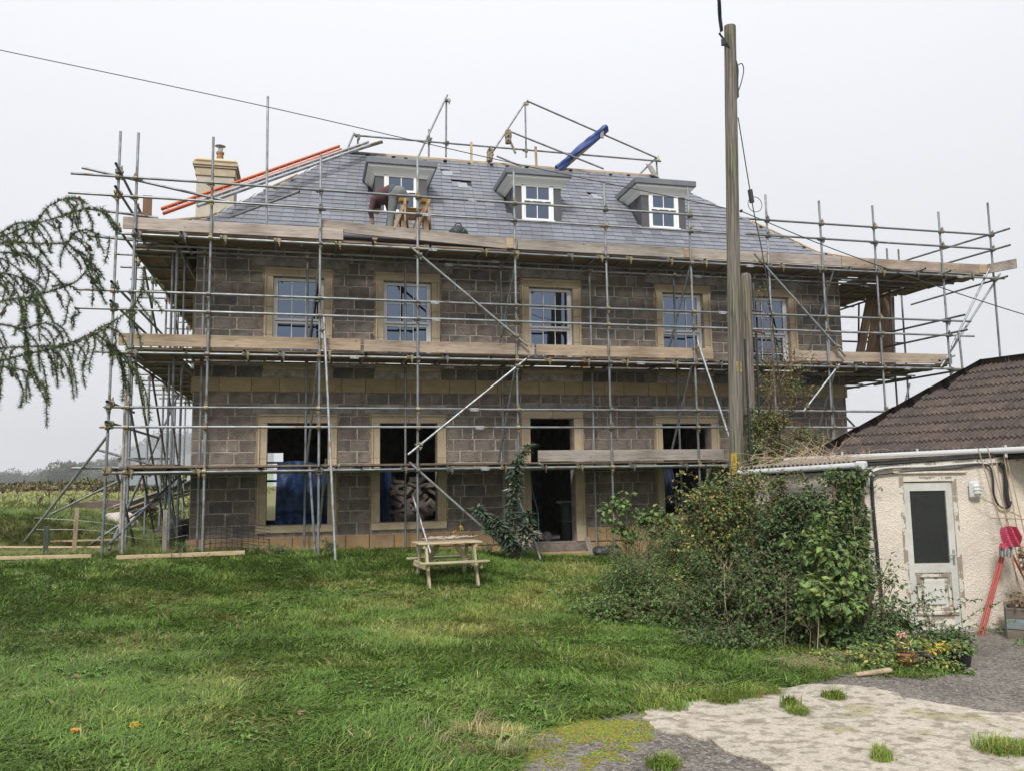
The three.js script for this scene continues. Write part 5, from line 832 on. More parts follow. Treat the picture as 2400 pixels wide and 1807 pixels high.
// ---------------------------------------------------------------- picnic table
{
  rnd = mulberry(1001); const wd = [[.62, .53, .36], [.58, .50, .35], [.66, .56, .38], [.50, .43, .31]].map(c => std(c, { map: grain, roughness: .9 }));
  const gx = -2.0, gz = 3.45, t = thing('picnic_table', 'small weathered wooden picnic table with fixed benches on the lawn', 'table', [gx, gy(gx, gz) - .02, gz], .1); t.scale.set(1, .95, 1);
  const bd = (n, w, h, d, x, y, z, r) => part(t, n, bevelG(w, h, d, .006, R(0, 3), R(0, 1)), pick(wd), [x, y, z], r);
  for (const z of [-.2, -.067, .067, .2]) bd('top_plank', 1.06, .03, .128, 0, .70, z);
  for (const z of [-.5, .5]) bd('bench_plank', 1.12, .032, .15, 0, .40, z);
  for (const x of [-.4, .4]) { bd('bench_bearer', .035, .1, 1.05, x + (x < 0 ? -.035 : .035), .33, 0); bd('top_bearer', .035, .07, .5, x + (x < 0 ? -.035 : .035), .65, 0); for (const s of [-1, 1]) bd('leg', .04, .78, .085, x, .34, s * .30, [s * -.36, 0, 0]); bd('strut', .4, .08, .03, x * .62, .50, 0, [0, 0, x < 0 ? 1.05 : -1.05]); }
  const g = []; for (let i = 0; i < 7; i++) { const P = []; let x = R(-.42, -.2), z = R(-.15, .1); for (let k = 0; k < 11; k++) { P.push([x, .725 + R(0, .012) + (k % 4 === 2 ? .02 : 0), z]); x += R(.01, .12); z += R(-.07, .07); z = clamp(z, -.2, .2); } g.push(cable(P, .007, 60, 5)); }
  const c = single('cotton_rope', merge(g), std([.72, .62, .56], { map: grit }), 'pale tangled rope lying on the picnic table top', 'rope', null, [gx, gy(gx, gz) - .02, gz], [0, .1, 0]);
}
// ---------------------------------------------------------------- inside the openings: sheets, stone, bin
function drape(w, h, nx, ny, f) { const P = [], UV = [], q = (i, j) => { const u = i / nx, v = j / ny; return [...f(u, v)]; }; for (let i = 0; i < nx; i++) for (let j = 0; j < ny; j++) for (const [a, b] of [[0, 0], [1, 0], [1, 1], [0, 0], [1, 1], [0, 1]]) { P.push(...q(i + a, j + b)); UV.push((i + a) / nx * w, (j + b) / ny * h); } return quadsGeo(P, null, UV); }
single('blue_tarpaulin', drape(1.3, 1.25, 60, 40, (u, v) => { const y = .72 + v * 1.3, pin = Math.exp(-Math.pow((v - .17) / .05, 2)); const f = .035 * Math.sin(u * 23 + v * 5 + 3 * fbm(u * 3, v * 3, 8, 2)) + .04 * Math.sin(u * 8 - v * 9) + .09 * fbm(u * 7, v * 6, 5, 3) - .08 * pin; return [-4.86 + u * 1.1 + .03 * v, y + .04 * Math.sin(u * 5), -.33 + f * (1 - .4 * v)]; }), M.tarp, 'dark blue tarpaulin hanging in the ground floor window nearest the scaffold corner', 'tarpaulin');
single('blue_tarpaulin', drape(.4, 1.2, 24, 40, (u, v) => [-2.8 + u * (.2 + .08 * v), .8 + v * 1.15, -.33 + .035 * Math.sin(u * 16 + v * 7) + .03 * fbm(u * 6, v * 9, 6, 3)]), M.tarp, 'narrow strip of blue tarpaulin beside the heap of stone offcuts in a window', 'tarpaulin');
single('dark_sheet', drape(.5, .8, 24, 30, (u, v) => [3.5 + u * (.25 + .25 * (1 - v)), 1.0 + v * .8, -.3 + .05 * Math.sin(u * 17 - v * 3)]), std([.05, .06, .12], { roughness: .6, side: THREE.DoubleSide }), 'dark bunched sheet in the ground floor window behind the autumn shrub', 'sheet');
{ rnd = mulberry(1010); const sm = [[.24, .20, .165], [.29, .235, .185], [.20, .17, .15], [.26, .225, .19]].map(c => std(c, { map: grit, roughness: .95 })); const geos = [0, 1, 2, 3, 4].map(i => bevelG(R(.2, .38), R(.05, .12), R(.12, .22), .006, i));
  for (let r = 0; r < 9; r++) for (let k = 0; k < 6; k++) { if (rnd() < .12) continue; single('stone_offcut', pick(geos), pick(sm), 'rough brown stone offcut in the heap inside the window opening', 'stone', 'heap of stone offcuts in the window', [-2.48 + k * .17 + R(-.05, .05), .62 + r * .125 + R(-.02, .02), -.62 - R(0, .25) - r * .04], [R(-.4, .4), R(-.6, .6), R(-.8, .8)]); } }
{ const t = thing('wheelie_bin', 'dark green lidded bin standing inside the open doorway', 'bin', [1.42, .26, -.75]); const m = std([.025, .05, .035], { roughness: .5 }); part(t, 'body', new THREE.CylinderGeometry(.26, .2, .78, 4, 1).rotateY(Math.PI / 4).translate(0, .39, 0), m); part(t, 'lid', bevelG(.42, .07, .44, .03), std([.04, .07, .055], { roughness: .4 }), [0, .81, 0], [.06, 0, 0]); part(t, 'band', bevelG(.375, .03, .375, .008), std([.1, .14, .13], { roughness: .5 }), [0, .42, 0]); }
single('cardboard_box', bevelG(.2, .16, .16, .01), std([.42, .40, .38], { map: grit }), 'small pale tipped box on the floor inside the doorway', 'box', null, [.85, .36, -.5], [.2, .5, .6]);
single('hose', cable([[.32, 1.85, .2], [.36, 1.4, .18], [.47, .9, .2], [.46, .5, .25], [.42, .2, .3], [.2, .1, .5]], .012, 50), std([.05, .13, .13], { roughness: .5 }), 'dark green hose hanging beside the house doorway', 'hose');
{ rnd = mulberry(1011); const t = thing('door_rubble', 'dark bag and broken board left on the steps of the house doorway', 'bag', [1.75, 0, .65]); const g = new THREE.IcosahedronGeometry(.17, 3), p = g.attributes.position; for (let i = 0; i < p.count; i++) { const k = 1 + (fbm(p.getX(i) * 9 + 4, p.getY(i) * 9 + p.getZ(i) * 7, 3, 3) - .5) * .6; p.setXYZ(i, p.getX(i) * k * 1.3, p.getY(i) * k * .7, p.getZ(i) * k); } g.computeVertexNormals(); part(t, 'bag', g.translate(0, .12, 0), std([.04, .045, .05], { roughness: .5 })); part(t, 'board', bevelG(.1, .42, .03, .005), M.board[1], [-.3, .2, -.05], [-.15, 0, .2]); }
// ---------------------------------------------------------------- worker bent over at the dormer
function bodyMesh(joints, bones, res, box) { // bones: [a, b]; joints: name -> [x, y, z, r]
  const mc = new MarchingCubes(res, new THREE.MeshBasicMaterial(), false, false, 400000), [cx, cy, cz, S] = box; mc.isolation = 0; const h = S;
  for (let k = 0; k < res; k++) for (let j = 0; j < res; j++) for (let i = 0; i < res; i++) {
    const x = cx + ((i - res / 2) / (res / 2)) * h, y = cy + ((j - res / 2) / (res / 2)) * h, z = cz + ((k - res / 2) / (res / 2)) * h; let d = 1e3;
    for (const [a, b] of bones) { const A = joints[a], B = joints[b], vx = B[0] - A[0], vy = B[1] - A[1], vz = B[2] - A[2], L2 = vx * vx + vy * vy + vz * vz || 1e-9, t = clamp(((x - A[0]) * vx + (y - A[1]) * vy + (z - A[2]) * vz) / L2), dd = Math.hypot(x - A[0] - vx * t, y - A[1] - vy * t, z - A[2] - vz * t) - lerp(A[3], B[3], t); const kk = .035, hh = clamp(.5 + .5 * (d - dd) / kk); d = lerp(d, dd, hh) - kk * hh * (1 - hh); }
    mc.field[k * res * res + j * res + i] = -d;
  }
  mc.update(); const n = mc.count, g = new THREE.BufferGeometry(); g.setAttribute('position', new THREE.BufferAttribute(mc.positionArray.slice(0, n * 3), 3)); g.setAttribute('normal', new THREE.BufferAttribute(mc.normalArray.slice(0, n * 3), 3)); g.scale(h, h, h); g.translate(cx, cy, cz); return g;
}
{
  const t = thing('person', 'worker in maroon top and grey work trousers bending over beside the first dormer', 'person', [-2.55, 6.5, .5]);
  const J = { hip: [.08, .98, .05, .155], waist: [-.06, 1.06, -.08, .15], chest: [-.22, 1.02, -.25, .165], neck: [-.30, .90, -.38, .07], hipL: [-.03, .93, .04, .105], kneeL: [-.08, .5, .0, .075], ankL: [-.12, .08, .06, .055], toeL: [-.13, .04, -.1, .045], hipR: [.17, .93, .04, .105], kneeR: [.16, .5, .02, .075], ankR: [.14, .08, .1, .055], toeR: [.14, .04, -.06, .045], shL: [-.40, .95, -.28, .075], elL: [-.47, .70, -.33, .055], wrL: [-.42, .48, -.42, .04], shR: [-.10, .93, -.40, .075], elR: [-.05, .70, -.48, .055], wrR: [-.10, .50, -.56, .04] };
  const all = [['hip', 'waist'], ['waist', 'chest'], ['chest', 'neck'], ['hip', 'hipL'], ['hipL', 'kneeL'], ['kneeL', 'ankL'], ['ankL', 'toeL'], ['hip', 'hipR'], ['hipR', 'kneeR'], ['kneeR', 'ankR'], ['ankR', 'toeR'], ['chest', 'shL'], ['shL', 'elL'], ['elL', 'wrL'], ['chest', 'shR'], ['shR', 'elR'], ['elR', 'wrR']];
  const g = bodyMesh(J, all, 72, [-.14, .58, -.16, .68]), C = [], p = g.attributes.position;   // clothes: maroon above the belt line, grey trousers below
  for (let i = 0; i < p.count; i++) { const x = p.getX(i), y = p.getY(i), z = p.getZ(i), belt = (x - .0) * .8 + (z + .02) * .9 - (y - 1.02) * .15, low = y < .16; const n = .8 + .4 * fbm(x * 14, y * 14 + z * 9, 17, 3); const top = belt < -.02 && y > .62 - (z < -.25 ? .2 : 0) - (x < -.35 ? .2 : 0); const c = low ? [.06, .05, .045] : top ? (y < .55 ? [.42, .26, .19] : [.095, .045, .052]) : belt < .03 && y > .85 ? [.06, .10, .115] : [.155, .165, .165]; C.push(c[0] * n, c[1] * n, c[2] * n); }
  g.setAttribute('color', new THREE.Float32BufferAttribute(C, 3)); part(t, 'body', g, new THREE.MeshStandardMaterial({ vertexColors: true, roughness: .9 }));
  const hd = new THREE.SphereGeometry(.1, 20, 16).scale(.85, 1.15, 1); part(t, 'head', merge([hd.clone(), new THREE.SphereGeometry(.022, 8, 6).translate(.0, -.02, -.105), new THREE.SphereGeometry(.025, 8, 6).scale(.4, 1, .7).translate(.088, 0, 0), new THREE.SphereGeometry(.025, 8, 6).scale(.4, 1, .7).translate(-.088, 0, 0)]), std([.42, .26, .19]), [-.34, .80, -.46], [.9, .3, 0]); part(t, 'hair', new THREE.SphereGeometry(.106, 18, 10, 0, 6.3, 0, 1.5).scale(.88, 1.15, 1.02).rotateX(-.5), std([.06, .04, .03]), [-.34, .81, -.455], [.9, .3, 0]);
  const hand = s => { const G = [rod([0, 0, 0], [0, -.07, -.01], .026, .03, 8)]; for (let k = 0; k < 4; k++) { const x = -.03 + k * .02, L = [.062, .07, .066, .052][k]; G.push(rod([x, -.07, -.01], [x, -.07 - L * .55, -.02], .009, .0085, 6), rod([x, -.07 - L * .55, -.02], [x, -.07 - L, -.045], .0085, .007, 6)); } G.push(rod([s * .025, -.02, 0], [s * .055, -.055, -.02], .011, .009, 6), rod([s * .055, -.055, -.02], [s * .05, -.085, -.035], .009, .008, 6)); return merge(G); };
  part(t, 'hand', hand(1), std([.42, .26, .19]), [-.42, .46, -.43], [.3, 0, 0]); part(t, 'hand', hand(-1), std([.42, .26, .19]), [-.10, .48, -.57], [.3, 0, 0]);
  part(t, 'belt', new THREE.TorusGeometry(.158, .018, 6, 24).scale(1, 1, .9), std([.05, .09, .1]), [.0, 1.02, -.02], [.55, .9, .9]);
}
{ // plywood hop-up trestles
  const stand = (x, y, z, ry, lb) => { const t = thing('hop_up', lb, 'trestle', [x, y, z], ry, 'plywood trestles on the top deck'); part(t, 'post', bevelG(.11, .92, .1, .004), M.ply, [0, .46, 0]); part(t, 'brace_plate', new THREE.ExtrudeGeometry(new THREE.Shape([[0, 0], [.02, 0], [.3, .45], [.3, .5], [.0, .5]].map(v => new THREE.Vector2(...v))), { depth: .03, bevelEnabled: false }).rotateY(Math.PI / 2).translate(-.015, .42, .3), M.ply); part(t, 'side_board', bevelG(.018, .55, .42, .003), M.ply, [.06, .66, -.1], [.0, 0, .12]); part(t, 'side_board', bevelG(.018, .55, .42, .003), M.ply, [-.08, .66, -.1], [.55, 0, -.3]); part(t, 'head_pad', bevelG(.2, .075, .18, .012), std([.50, .30, .07], { map: grain }), [0, .96, .02], [.05, 0, .03]); part(t, 'foot', bevelG(.14, .04, .3, .004), M.ply, [0, .02, 0]); };
  stand(-2.42, 6.25, .92, 0, 'plywood trestle with yellow padded top, beside the bending worker'); stand(-1.98, 6.25, .95, .1, 'plywood trestle with yellow padded top, right of the one beside the worker');
  single('plywood_shelf', bevelG(.42, .3, .02, .003), M.ply, 'plywood board spanning between the two trestles on the top deck', 'board', null, [-2.2, 7.02, .72], [.9, 0, 0]);
  single('work_platform', merge([bx(.8, .04, .45, 0, .2, 0), bx(.05, .2, .4, -.35, .1, 0), bx(.05, .2, .4, .35, .1, 0)]), M.ply, 'low plywood platform under the worker on the top deck', 'platform', null, [-2.62, 6.26, .5]);
}
{ const t = thing('tool_bag', 'black tool bag with green strap on the top deck below the middle dormer', 'bag', [-1.22, 6.62, .45]); const g = new THREE.SphereGeometry(.2, 18, 12); const p = g.attributes.position; for (let i = 0; i < p.count; i++) { const y = p.getY(i) / .2; p.setXYZ(i, p.getX(i) * (1.05 - .35 * y), p.getY(i) * .75 + .15, p.getZ(i) * .7); } g.computeVertexNormals(); part(t, 'body', g, std([.025, .027, .035], { roughness: .6 })); part(t, 'strap', new THREE.TorusGeometry(.11, .012, 6, 20, 3.1).rotateX(Math.PI).translate(0, .22, .12), std([.06, .22, .15])); part(t, 'handle', new THREE.TorusGeometry(.07, .014, 6, 16, 3.1).translate(0, .28, 0), M.black); }
single('batten_bundle', merge([0, 1, 2].map(i => bx(1.5, .03, .06, -.1 + i * .05, .0 + i * .012, .05 * i))), M.paleTimber, 'pale roofing battens laid on the top deck under the tool bag', 'battens', null, [-1.6, 6.57, .55], [0, .02, -.02]);
single('black_gutter_length', rod([-2.95, 6.34, 1.05], [-.1, 6.28, 1.02], .05, .05, 12, true), std([.03, .03, .033], { roughness: .4, side: THREE.DoubleSide }), 'loose length of black gutter pipe lying on the top deck behind the tilted toe board', 'gutter pipe');
single('black_gutter_length', rod([3.75, 6.36, 1.1], [5.6, 6.33, 1.08], .045, .045, 12, true), std([.03, .03, .033], { roughness: .4, side: THREE.DoubleSide }), 'loose length of black gutter pipe lying on the top deck behind the utility pole', 'gutter pipe');
// ---------------------------------------------------------------- ladders on the left hip
function ladder(lb, a, b, w, m, rails2) { const t = thing('roof_ladder', lb, 'ladder'); const A = V(...a), B = V(...b), d = B.clone().sub(A).normalize(), s = V(-.3, .75, -.55).normalize().multiplyScalar(w), mk = (o) => { const L = A.distanceTo(B), g = bevelG(.045, L, .07, .006); const zz = V(0, 0, 0).crossVectors(s, d).normalize(), q = new THREE.Quaternion().setFromRotationMatrix(new THREE.Matrix4().makeBasis(V(0, 0, 0).crossVectors(d, zz), d, zz)); const r = part(t, 'rail', g, m); r.quaternion.copy(q); r.position.copy(A).add(B).multiplyScalar(.5).add(o); }; mk(V(0, 0, 0)); mk(s); const L = A.distanceTo(B); for (let u = .15; u < L; u += .26) part(t, 'rung', rod(A.clone().addScaledVector(d, u).toArray(), A.clone().addScaledVector(d, u).add(s).toArray(), .015), M.zinc); }
ladder('orange roof ladder lying up the left hip of the slate roof', [-7.03, 6.86, .3], [-3.5, 9.9, -3.3], .15, std([.70, .15, .04], { map: blotch, roughness: .5 }));
ladder('aluminium ladder lying beside the orange one on the left hip', [-6.42, 7.1, .15], [-2.8, 10.0, -3.1], .13, std([.58, .59, .6], { metalness: .4, roughness: .45, map: galvT }));
single('hip_plank', bevelG(1.0, .03, .2, .005), M.board[4], 'loose plank sticking out at the top of the ladders', 'plank', null, [-2.95, 9.98, -3.25], [.1, -.2, .32]);
// ---------------------------------------------------------------- things on the ridge
function rag(lb, x, y, s, tail) { rnd = mulberry(Math.round(x * 100) + 5000); const g = []; for (let i = 0; i < 12; i++) { const P = []; for (let k = 0; k < 5; k++) { const a = k / 4; P.push([R(-.07, .07) * (1 - .4 * Math.abs(a - .5)), .17 - a * .34, R(-.06, .06)]); } g.push(cable(P, R(.025, .045), 14, 6)); } if (tail) g.push(cable([[.05, -.1, 0], [.12, -.25, 0], [.18, -.42, .02]], .03, 12, 6)); single('hessian_rag', merge(g).scale(s, s, s), std([.43, .34, .25], { map: grit, roughness: 1 }), lb, 'rag', null, [x, y, RZ + .05]); }
rag('tan hessian rag knotted on the sloping ridge tube, with a hanging tail', .83, 10.62, 1.05, true); rag('tan hessian rag bundled at the foot of the sloping ridge tube', .33, 10.08, 1.0, false);
single('blue_roll', drape(1.6, .5, 40, 18, (u, v) => { const a = v * 6.2832, r = .085 + .02 * Math.sin(a * 3 + u * 9) + .03 * u * fbm(u * 12, v * 5, 3, 2); return [2.15 + u * 1.42 + Math.cos(a) * r * .75, 9.82 + u * 1.28 - Math.cos(a) * r * .7, RZ + .12 + Math.sin(a) * r]; }), M.tarpBright, 'bright blue sheeting wrapped round a sloping timber above the ridge', 'sheeting');
single('sloping_timber', merge([rod([2.2, 9.75, RZ + .1], [3.62, 11.05, RZ + .1], .055, .055, 4), bx(.1, .22, .06, 3.42, 10.88, RZ + .17)]), M.board[4], 'timber prop under the blue sheeting above the ridge', 'timber');
single('ridge_peg', bx(.06, .62, .04, 0, 0, 0), M.paleTimber, 'upright timber peg at the ridge, left of the rags', 'peg', null, [-.16, 10.1, RZ + .02]); single('ridge_peg', bx(.06, .62, .04, 0, 0, 0), M.paleTimber, 'upright timber peg at the ridge, right of the rags', 'peg', null, [1.6, 10.12, RZ + .02], [0, 0, .03]);
single('ridge_plank', bevelG(.26, .04, .45, .005), M.board[3], 'short tilted plank end at the right end of the ridge', 'plank', null, [4.9, 9.98, RZ + .1], [1.1, .2, -.45]);
single('upright_timbers', merge([bx(.16, .75, .05, -7.32, 6.82, .3), bx(.25, .45, .05, -7.38, 6.6, .36)]), std([.30, .17, .10], { map: grain }), 'brown upright board ends standing at the scaffold corner on the top deck', 'boards');
// boards stacked upright in the loading bay
rnd = mulberry(1050);
for (const [x0, x1, z, w] of [[8.95, 9.75, -.75, .24], [9.35, 9.95, -.8, .2], [9.62, 10.05, -.85, .2], [9.85, 10.15, -.8, .22], [10.1, 10.35, -.85, .24]]) { const L = Math.hypot(x1 - x0, 2.3), m = single('leaning_board', bevelG(w, L, .04, .004, R(0, 2)), std([.32, .215, .14], { map: grain, roughness: .9 }), 'brown scaffold board leaning upright in the loading bay right of the house', 'board', 'boards leaning in the loading bay', [(x0 + x1) / 2, 5.15, z], [-.05, R(-.2, .2), -Math.atan2(x1 - x0, 2.3)]); }
// ---------------------------------------------------------------- left: pegs, profile boards, debris
const peg = (lb, x, z, h, w, m, rz = 0) => single('peg', bevelG(w, h, w, .004), m, lb, 'peg', null, [x, gy(x, z) + h / 2 - .1, z], [0, .2, rz]);
peg('orange-brown timber peg standing left of the scaffold', -8.3, .5, .98, .07, M.boardNew[0], -.04); peg('short dark green treated peg behind the pale profile board', -8.68, .85, .68, .075, std([.10, .14, .11], { map: grain })); peg('grey-topped timber peg beside the house corner', -6.72, .95, .95, .07, M.board[3]);
const prof2 = (lb, a, b, h) => { const L = Math.hypot(b[0] - a[0], b[1] - a[1]), x = (a[0] + b[0]) / 2, z = (a[1] + b[1]) / 2; single('profile_board', bevelG(L, h, .025, .004, R(0, 2)), M.paleTimber, lb, 'board', null, [x, gy(x, z) + .10, z], [0, -Math.atan2(b[1] - a[1], b[0] - a[0]), R(-.01, .01)]); };
prof2('long pale profile board on edge at the far left of the lawn', [-9.9, 1.25], [-7.75, 1.7], .06); prof2('pale profile board on edge in front of the scaffold corner', [-7.35, 1.75], [-6.5, 1.62], .065); prof2('pale profile board against the house corner plinth', [-6.5, 1.6], [-5.3, 1.5], .075);
single('thin_batten', bx(2.0, .03, .04), M.paleTimber, 'thin pale batten lying in the grass behind the pegs', 'batten', null, [-8.9, gy(-8.9, .2) + .16, .2], [0, -.06, -.03]); single('thin_batten', bx(1.2, .03, .04), M.paleTimber, 'shorter thin pale batten lying in the grass by the raker foot', 'batten', null, [-8.4, gy(-8.4, -.6) + .2, -.6], [0, 0, 0]);
{ // coil of wire mesh leaning on the house corner
  const g = []; for (let i = 0; i <= 12; i++) g.push(rod([-6.1 + i * .1, .2, .5 + .04 * Math.sin(i)], [-6.08 + i * .095, 1.02 - .012 * i * i * .3, .42 + .05 * Math.sin(i * 2)], .005, .005, 4)); for (let j = 0; j < 10; j++) g.push(cable([[-6.15, .25 + j * .085, .5], [-5.8, .27 + j * .082, .46], [-5.4, .26 + j * .07, .52], [-4.9, .25 + j * .06, .5]], .005, 14, 4)); for (let j = 0; j < 6; j++) g.push(cable([[-6.1, .3 + j * .1, .58], [-5.6, .35 + j * .09, .6], [-5.15, .3 + j * .08, .55]], .005, 14, 4)); single('wire_mesh', merge(g), M.black, 'dark reinforcing mesh sheet propped against the plinth by the house corner', 'mesh'); }
for (const y of [.55, .95]) single('fence_wire', cable([[-9.3, gy(-9.3, -.6) + y * .55, -.6], [-8.2, .55 + y * .4, -.4], [-7, .35 + y * .45, .3], [-6.4, .4 + y * .5, .4]], .005, 30, 4), M.zinc, y < .7 ? 'lower strand of thin wire stretched past the scaffold feet' : 'upper strand of thin wire stretched past the scaffold feet', 'wire');
{ // rubble heap and stacked poles behind the scaffold
  rnd = mulberry(1060); const lump = (n, lb, cat, x, z, rx, ry, rz, m, seed) => { const g = new THREE.IcosahedronGeometry(1, 4), p = g.attributes.position; for (let i = 0; i < p.count; i++) { const k = .75 + .5 * fbm(p.getX(i) * 2.2 + seed, p.getY(i) * 2.2 + p.getZ(i) * 2.5, seed, 4); p.setXYZ(i, p.getX(i) * k * rx, Math.max(-.1, p.getY(i) * k) * ry, p.getZ(i) * k * rz); } g.computeVertexNormals(); single(n, g, m, lb, cat, null, [x, gy(x, z), z]); };
  lump('earth_heap', 'dark brown earth heap behind the left scaffold', 'heap', -9.8, -9.5, 1.3, .3, .9, std([.11, .065, .045], { map: grit }), 3); lump('sand_bag', 'pale bulk bag lying behind the scaffold on the left', 'bag', -8.9, -6.2, .5, .3, .35, std([.66, .58, .54], { map: blotch }), 8); lump('spoil_heap', 'dark spoil heap along the side of the house under the scaffold', 'heap', -7.1, -4, .7, .5, 2.2, std([.06, .048, .036], { map: grit }), 12);
  for (let i = 0; i < 9; i++) single('stacked_pole', rod([-9.4 + R(-.2, .2), gy(-9, -8) + .15 + i * .03, -8.4], [-7.6 + R(-.2, .2), gy(-8, -9) + 1.05 + i * .045, -9.4 + i * .05], .035), pick([M.board[4], M.boardNew[0], M.steel[3]]), 'pole in the stack leaning behind the left scaffold', 'pole', 'poles stacked behind the left scaffold');
  const c = thing('water_tank', 'grey caged tank far out in the meadow', 'tank', [-22.9, gy(-22.9, -27.5), -27.5]); c.scale.setScalar(.8); part(c, 'bottle', bevelG(1, .9, 1, .05), std([.24, .26, .28]), [0, .55, 0]); for (let i = 0; i < 5; i++) { part(c, 'cage_bar', boxG(1.06, .03, 1.06).translate(0, .15 + i * .2, 0), M.steel[3]); } part(c, 'pallet', boxG(1.1, .12, 1.1).translate(0, .06, 0), M.board[3]);
  const s = thing('grey_shed', 'pale grey metal shed glimpsed behind the left scaffold', 'shed', [-13.6, gy(-13.6, -36), -36], .25); part(s, 'wall', boxG(2.6, 2.1, 3).translate(0, 1.05, 0), std([.40, .43, .47], { map: blotch })); part(s, 'roof', new THREE.ExtrudeGeometry(new THREE.Shape([[-1.45, 2.05], [1.45, 2.05], [0, 2.9]].map(v => new THREE.Vector2(...v))), { depth: 3.2, bevelEnabled: false }).translate(0, 0, -1.6), std([.36, .39, .43])); part(s, 'door', boxG(.8, 1.8, .04).translate(.2, .9, 1.52), std([.33, .36, .40])); }
// ---------------------------------------------------------------- hedges, trees and hills beyond the meadow
function crown(P, C, cx, cy, cz, rx, ry, rz, n, leaf, pal) { const lobes = []; for (let i = 0; i < 16; i++) { const d = rndDir(), k = Math.cbrt(R(.1, 1)) * .8; lobes.push([cx + d.x * rx * k, cy + d.y * ry * k, cz + d.z * rz * k, R(.28, .5)]); } for (let i = 0; i < n; i++) { const l = pick(lobes), d = rndDir(), k = Math.cbrt(R(.4, 1)); const v = R(.65, 1.25), c = pick(pal).map(x => x * v); addLeaf(P, C, V(l[0] + d.x * rx * l[3] * k, l[1] + d.y * ry * l[3] * k, l[2] + d.z * rz * l[3] * k), rndDir(), rndDir(), leaf * R(.6, 1.3), leaf * R(.5, .9), c); } }
{
  rnd = mulberry(1100); const pal = [[.05, .075, .03], [.07, .095, .035], [.10, .105, .04], [.045, .06, .03]], palH = [[.08, .10, .04], [.13, .12, .05], [.16, .10, .05], [.06, .08, .03]];
  const tree = (lb, x, z, h, w, n, leaf, p = pal, by = gy(x, z)) => { const t = thing('far_tree', lb, 'tree', [x, by, z], 0, 'trees beyond the meadow'), P = [], C = []; crown(P, C, 0, h * .62, 0, w, h * .4, w, n, leaf, p); part(t, 'crown', quadsGeo(P, C), leafMat); part(t, 'trunk', rod([0, -.5, 0], [0, h * .6, 0], w * .07, w * .03, 7), M.twigDark); return t; };
  const D2 = (px, d) => { const l = (px - 1200) / 1950 * d; return [camX + l * -fz + d * fx, camZ + l * fx + d * fz]; };   // a bearing and a distance on the map
  const q = (lb, px, d, top, w, n, p) => { const [x, z] = D2(px, d), b = gy(x, z), Y = 1.6 + (1143 - top) / 1950 * d; tree(lb, x, z, Y - b, w, n, w * .1 + .12, p, b); };
  q('large round dark tree standing out from the misty hedge line', 152, 700, 1083, 19, 2600); q('broad misty tree right of the large round one', 238, 850, 1075, 29, 2600); q('smaller misty tree between the round tree and the broad one', 205, 870, 1088, 19, 1500);
  for (const [px, d, top, w] of [[-10, 960, 1108, 20], [30, 960, 1100, 14], [8, 900, 1112, 16], [68, 920, 1104, 20], [95, 960, 1102, 16], [118, 960, 1106, 16], [45, 960, 1114, 20], [182, 900, 1094, 16], [265, 920, 1080, 26], [300, 960, 1090, 26], [-50, 960, 1105, 26]]) q('misty tree in the hedge line beyond the meadow', px, d, top, w, 1300);
  q('rounded yellow-green bush in the hedge at the end of the meadow', 187, 58, 1126, 1.5, 1500, [[.14, .15, .05], [.10, .12, .04], [.20, .17, .06]]);
  const hedge = (lb, px0, px1, d, top, n, p) => { const P = [], C = [], [x0, z0] = D2(px0, d), [x1, z1] = D2(px1, d); for (let i = 0; i < 46; i++) { const u = i / 45, x = lerp(x0, x1, u), z = lerp(z0, z1, u), b = gy(x, z), h = Math.max(.5, 1.6 + (1143 - top) / 1950 * d - b) * R(.65, 1.08); crown(P, C, x, b + h * .45, z, (x1 - x0) / 60, h * .5, 1.2, n, d * .0045, p); } single('hedge', quadsGeo(P, C), leafMat, lb, 'hedge'); };
  hedge('dark tangled hedge across the far end of the meadow', -60, 330, 62, 1131, 420, palH); hedge('reddish brown bracken strip in front of the far hedge', -60, 330, 54, 1150, 260, [[.17, .125, .06], [.21, .165, .075], [.13, .13, .05]]); hedge('misty far hedge below the trees', -60, 420, 900, 1122, 300, pal); hedge('dark hedge behind the left scaffold', 230, 440, 48, 1143, 260, palH);
  for (let i = 0; i < 9; i++) { const px = 20 + i * 32 + R(-12, 12), [x, z] = D2(px, R(19, 30)), h = R(.5, 1.0), g = []; twig(g, [[0, 0, 0], [R(-.05, .05), h * .6, 0], [R(-.1, .1), h, 0]], .012, .006); for (let k = 0; k < 6; k++) g.push(rod([0, h * .6, 0], [R(-.12, .12), h * R(.75, 1), R(-.1, .1)], .008, .014, 4)); single('dock_stalk', merge(g), M.twigDark, 'dark dried dock stalk in the meadow left of the scaffold', 'stalk', 'dried dock stalks in the meadow', [x, gy(x, z), z]); }
  // hills in the mist
  const hill = (px0, px1, d, f, m, nm) => { const P = [], n = 60; for (let i = 0; i < n; i++) for (const s of [0, 1]) { const a = lerp(px0, px1, (i + 0) / n), b = lerp(px0, px1, (i + 1) / n), pt = (px, k) => { const dd = d * (1 + k * .35), [x, z] = D2(px, dd), y0 = -8, y1 = 1.6 + (1143 - f(px)) / 1950 * d; return [x, k === 0 ? y0 : k === 1 ? y1 : y0, z]; }; const k0 = s, k1 = s + 1; const A = pt(a, k0), B = pt(b, k0), Cc = pt(b, k1), D = pt(a, k1); P.push(...A, ...B, ...Cc, ...A, ...Cc, ...D); } const g = quadsGeo(P); const o = structure(nm, g, m); return o; };
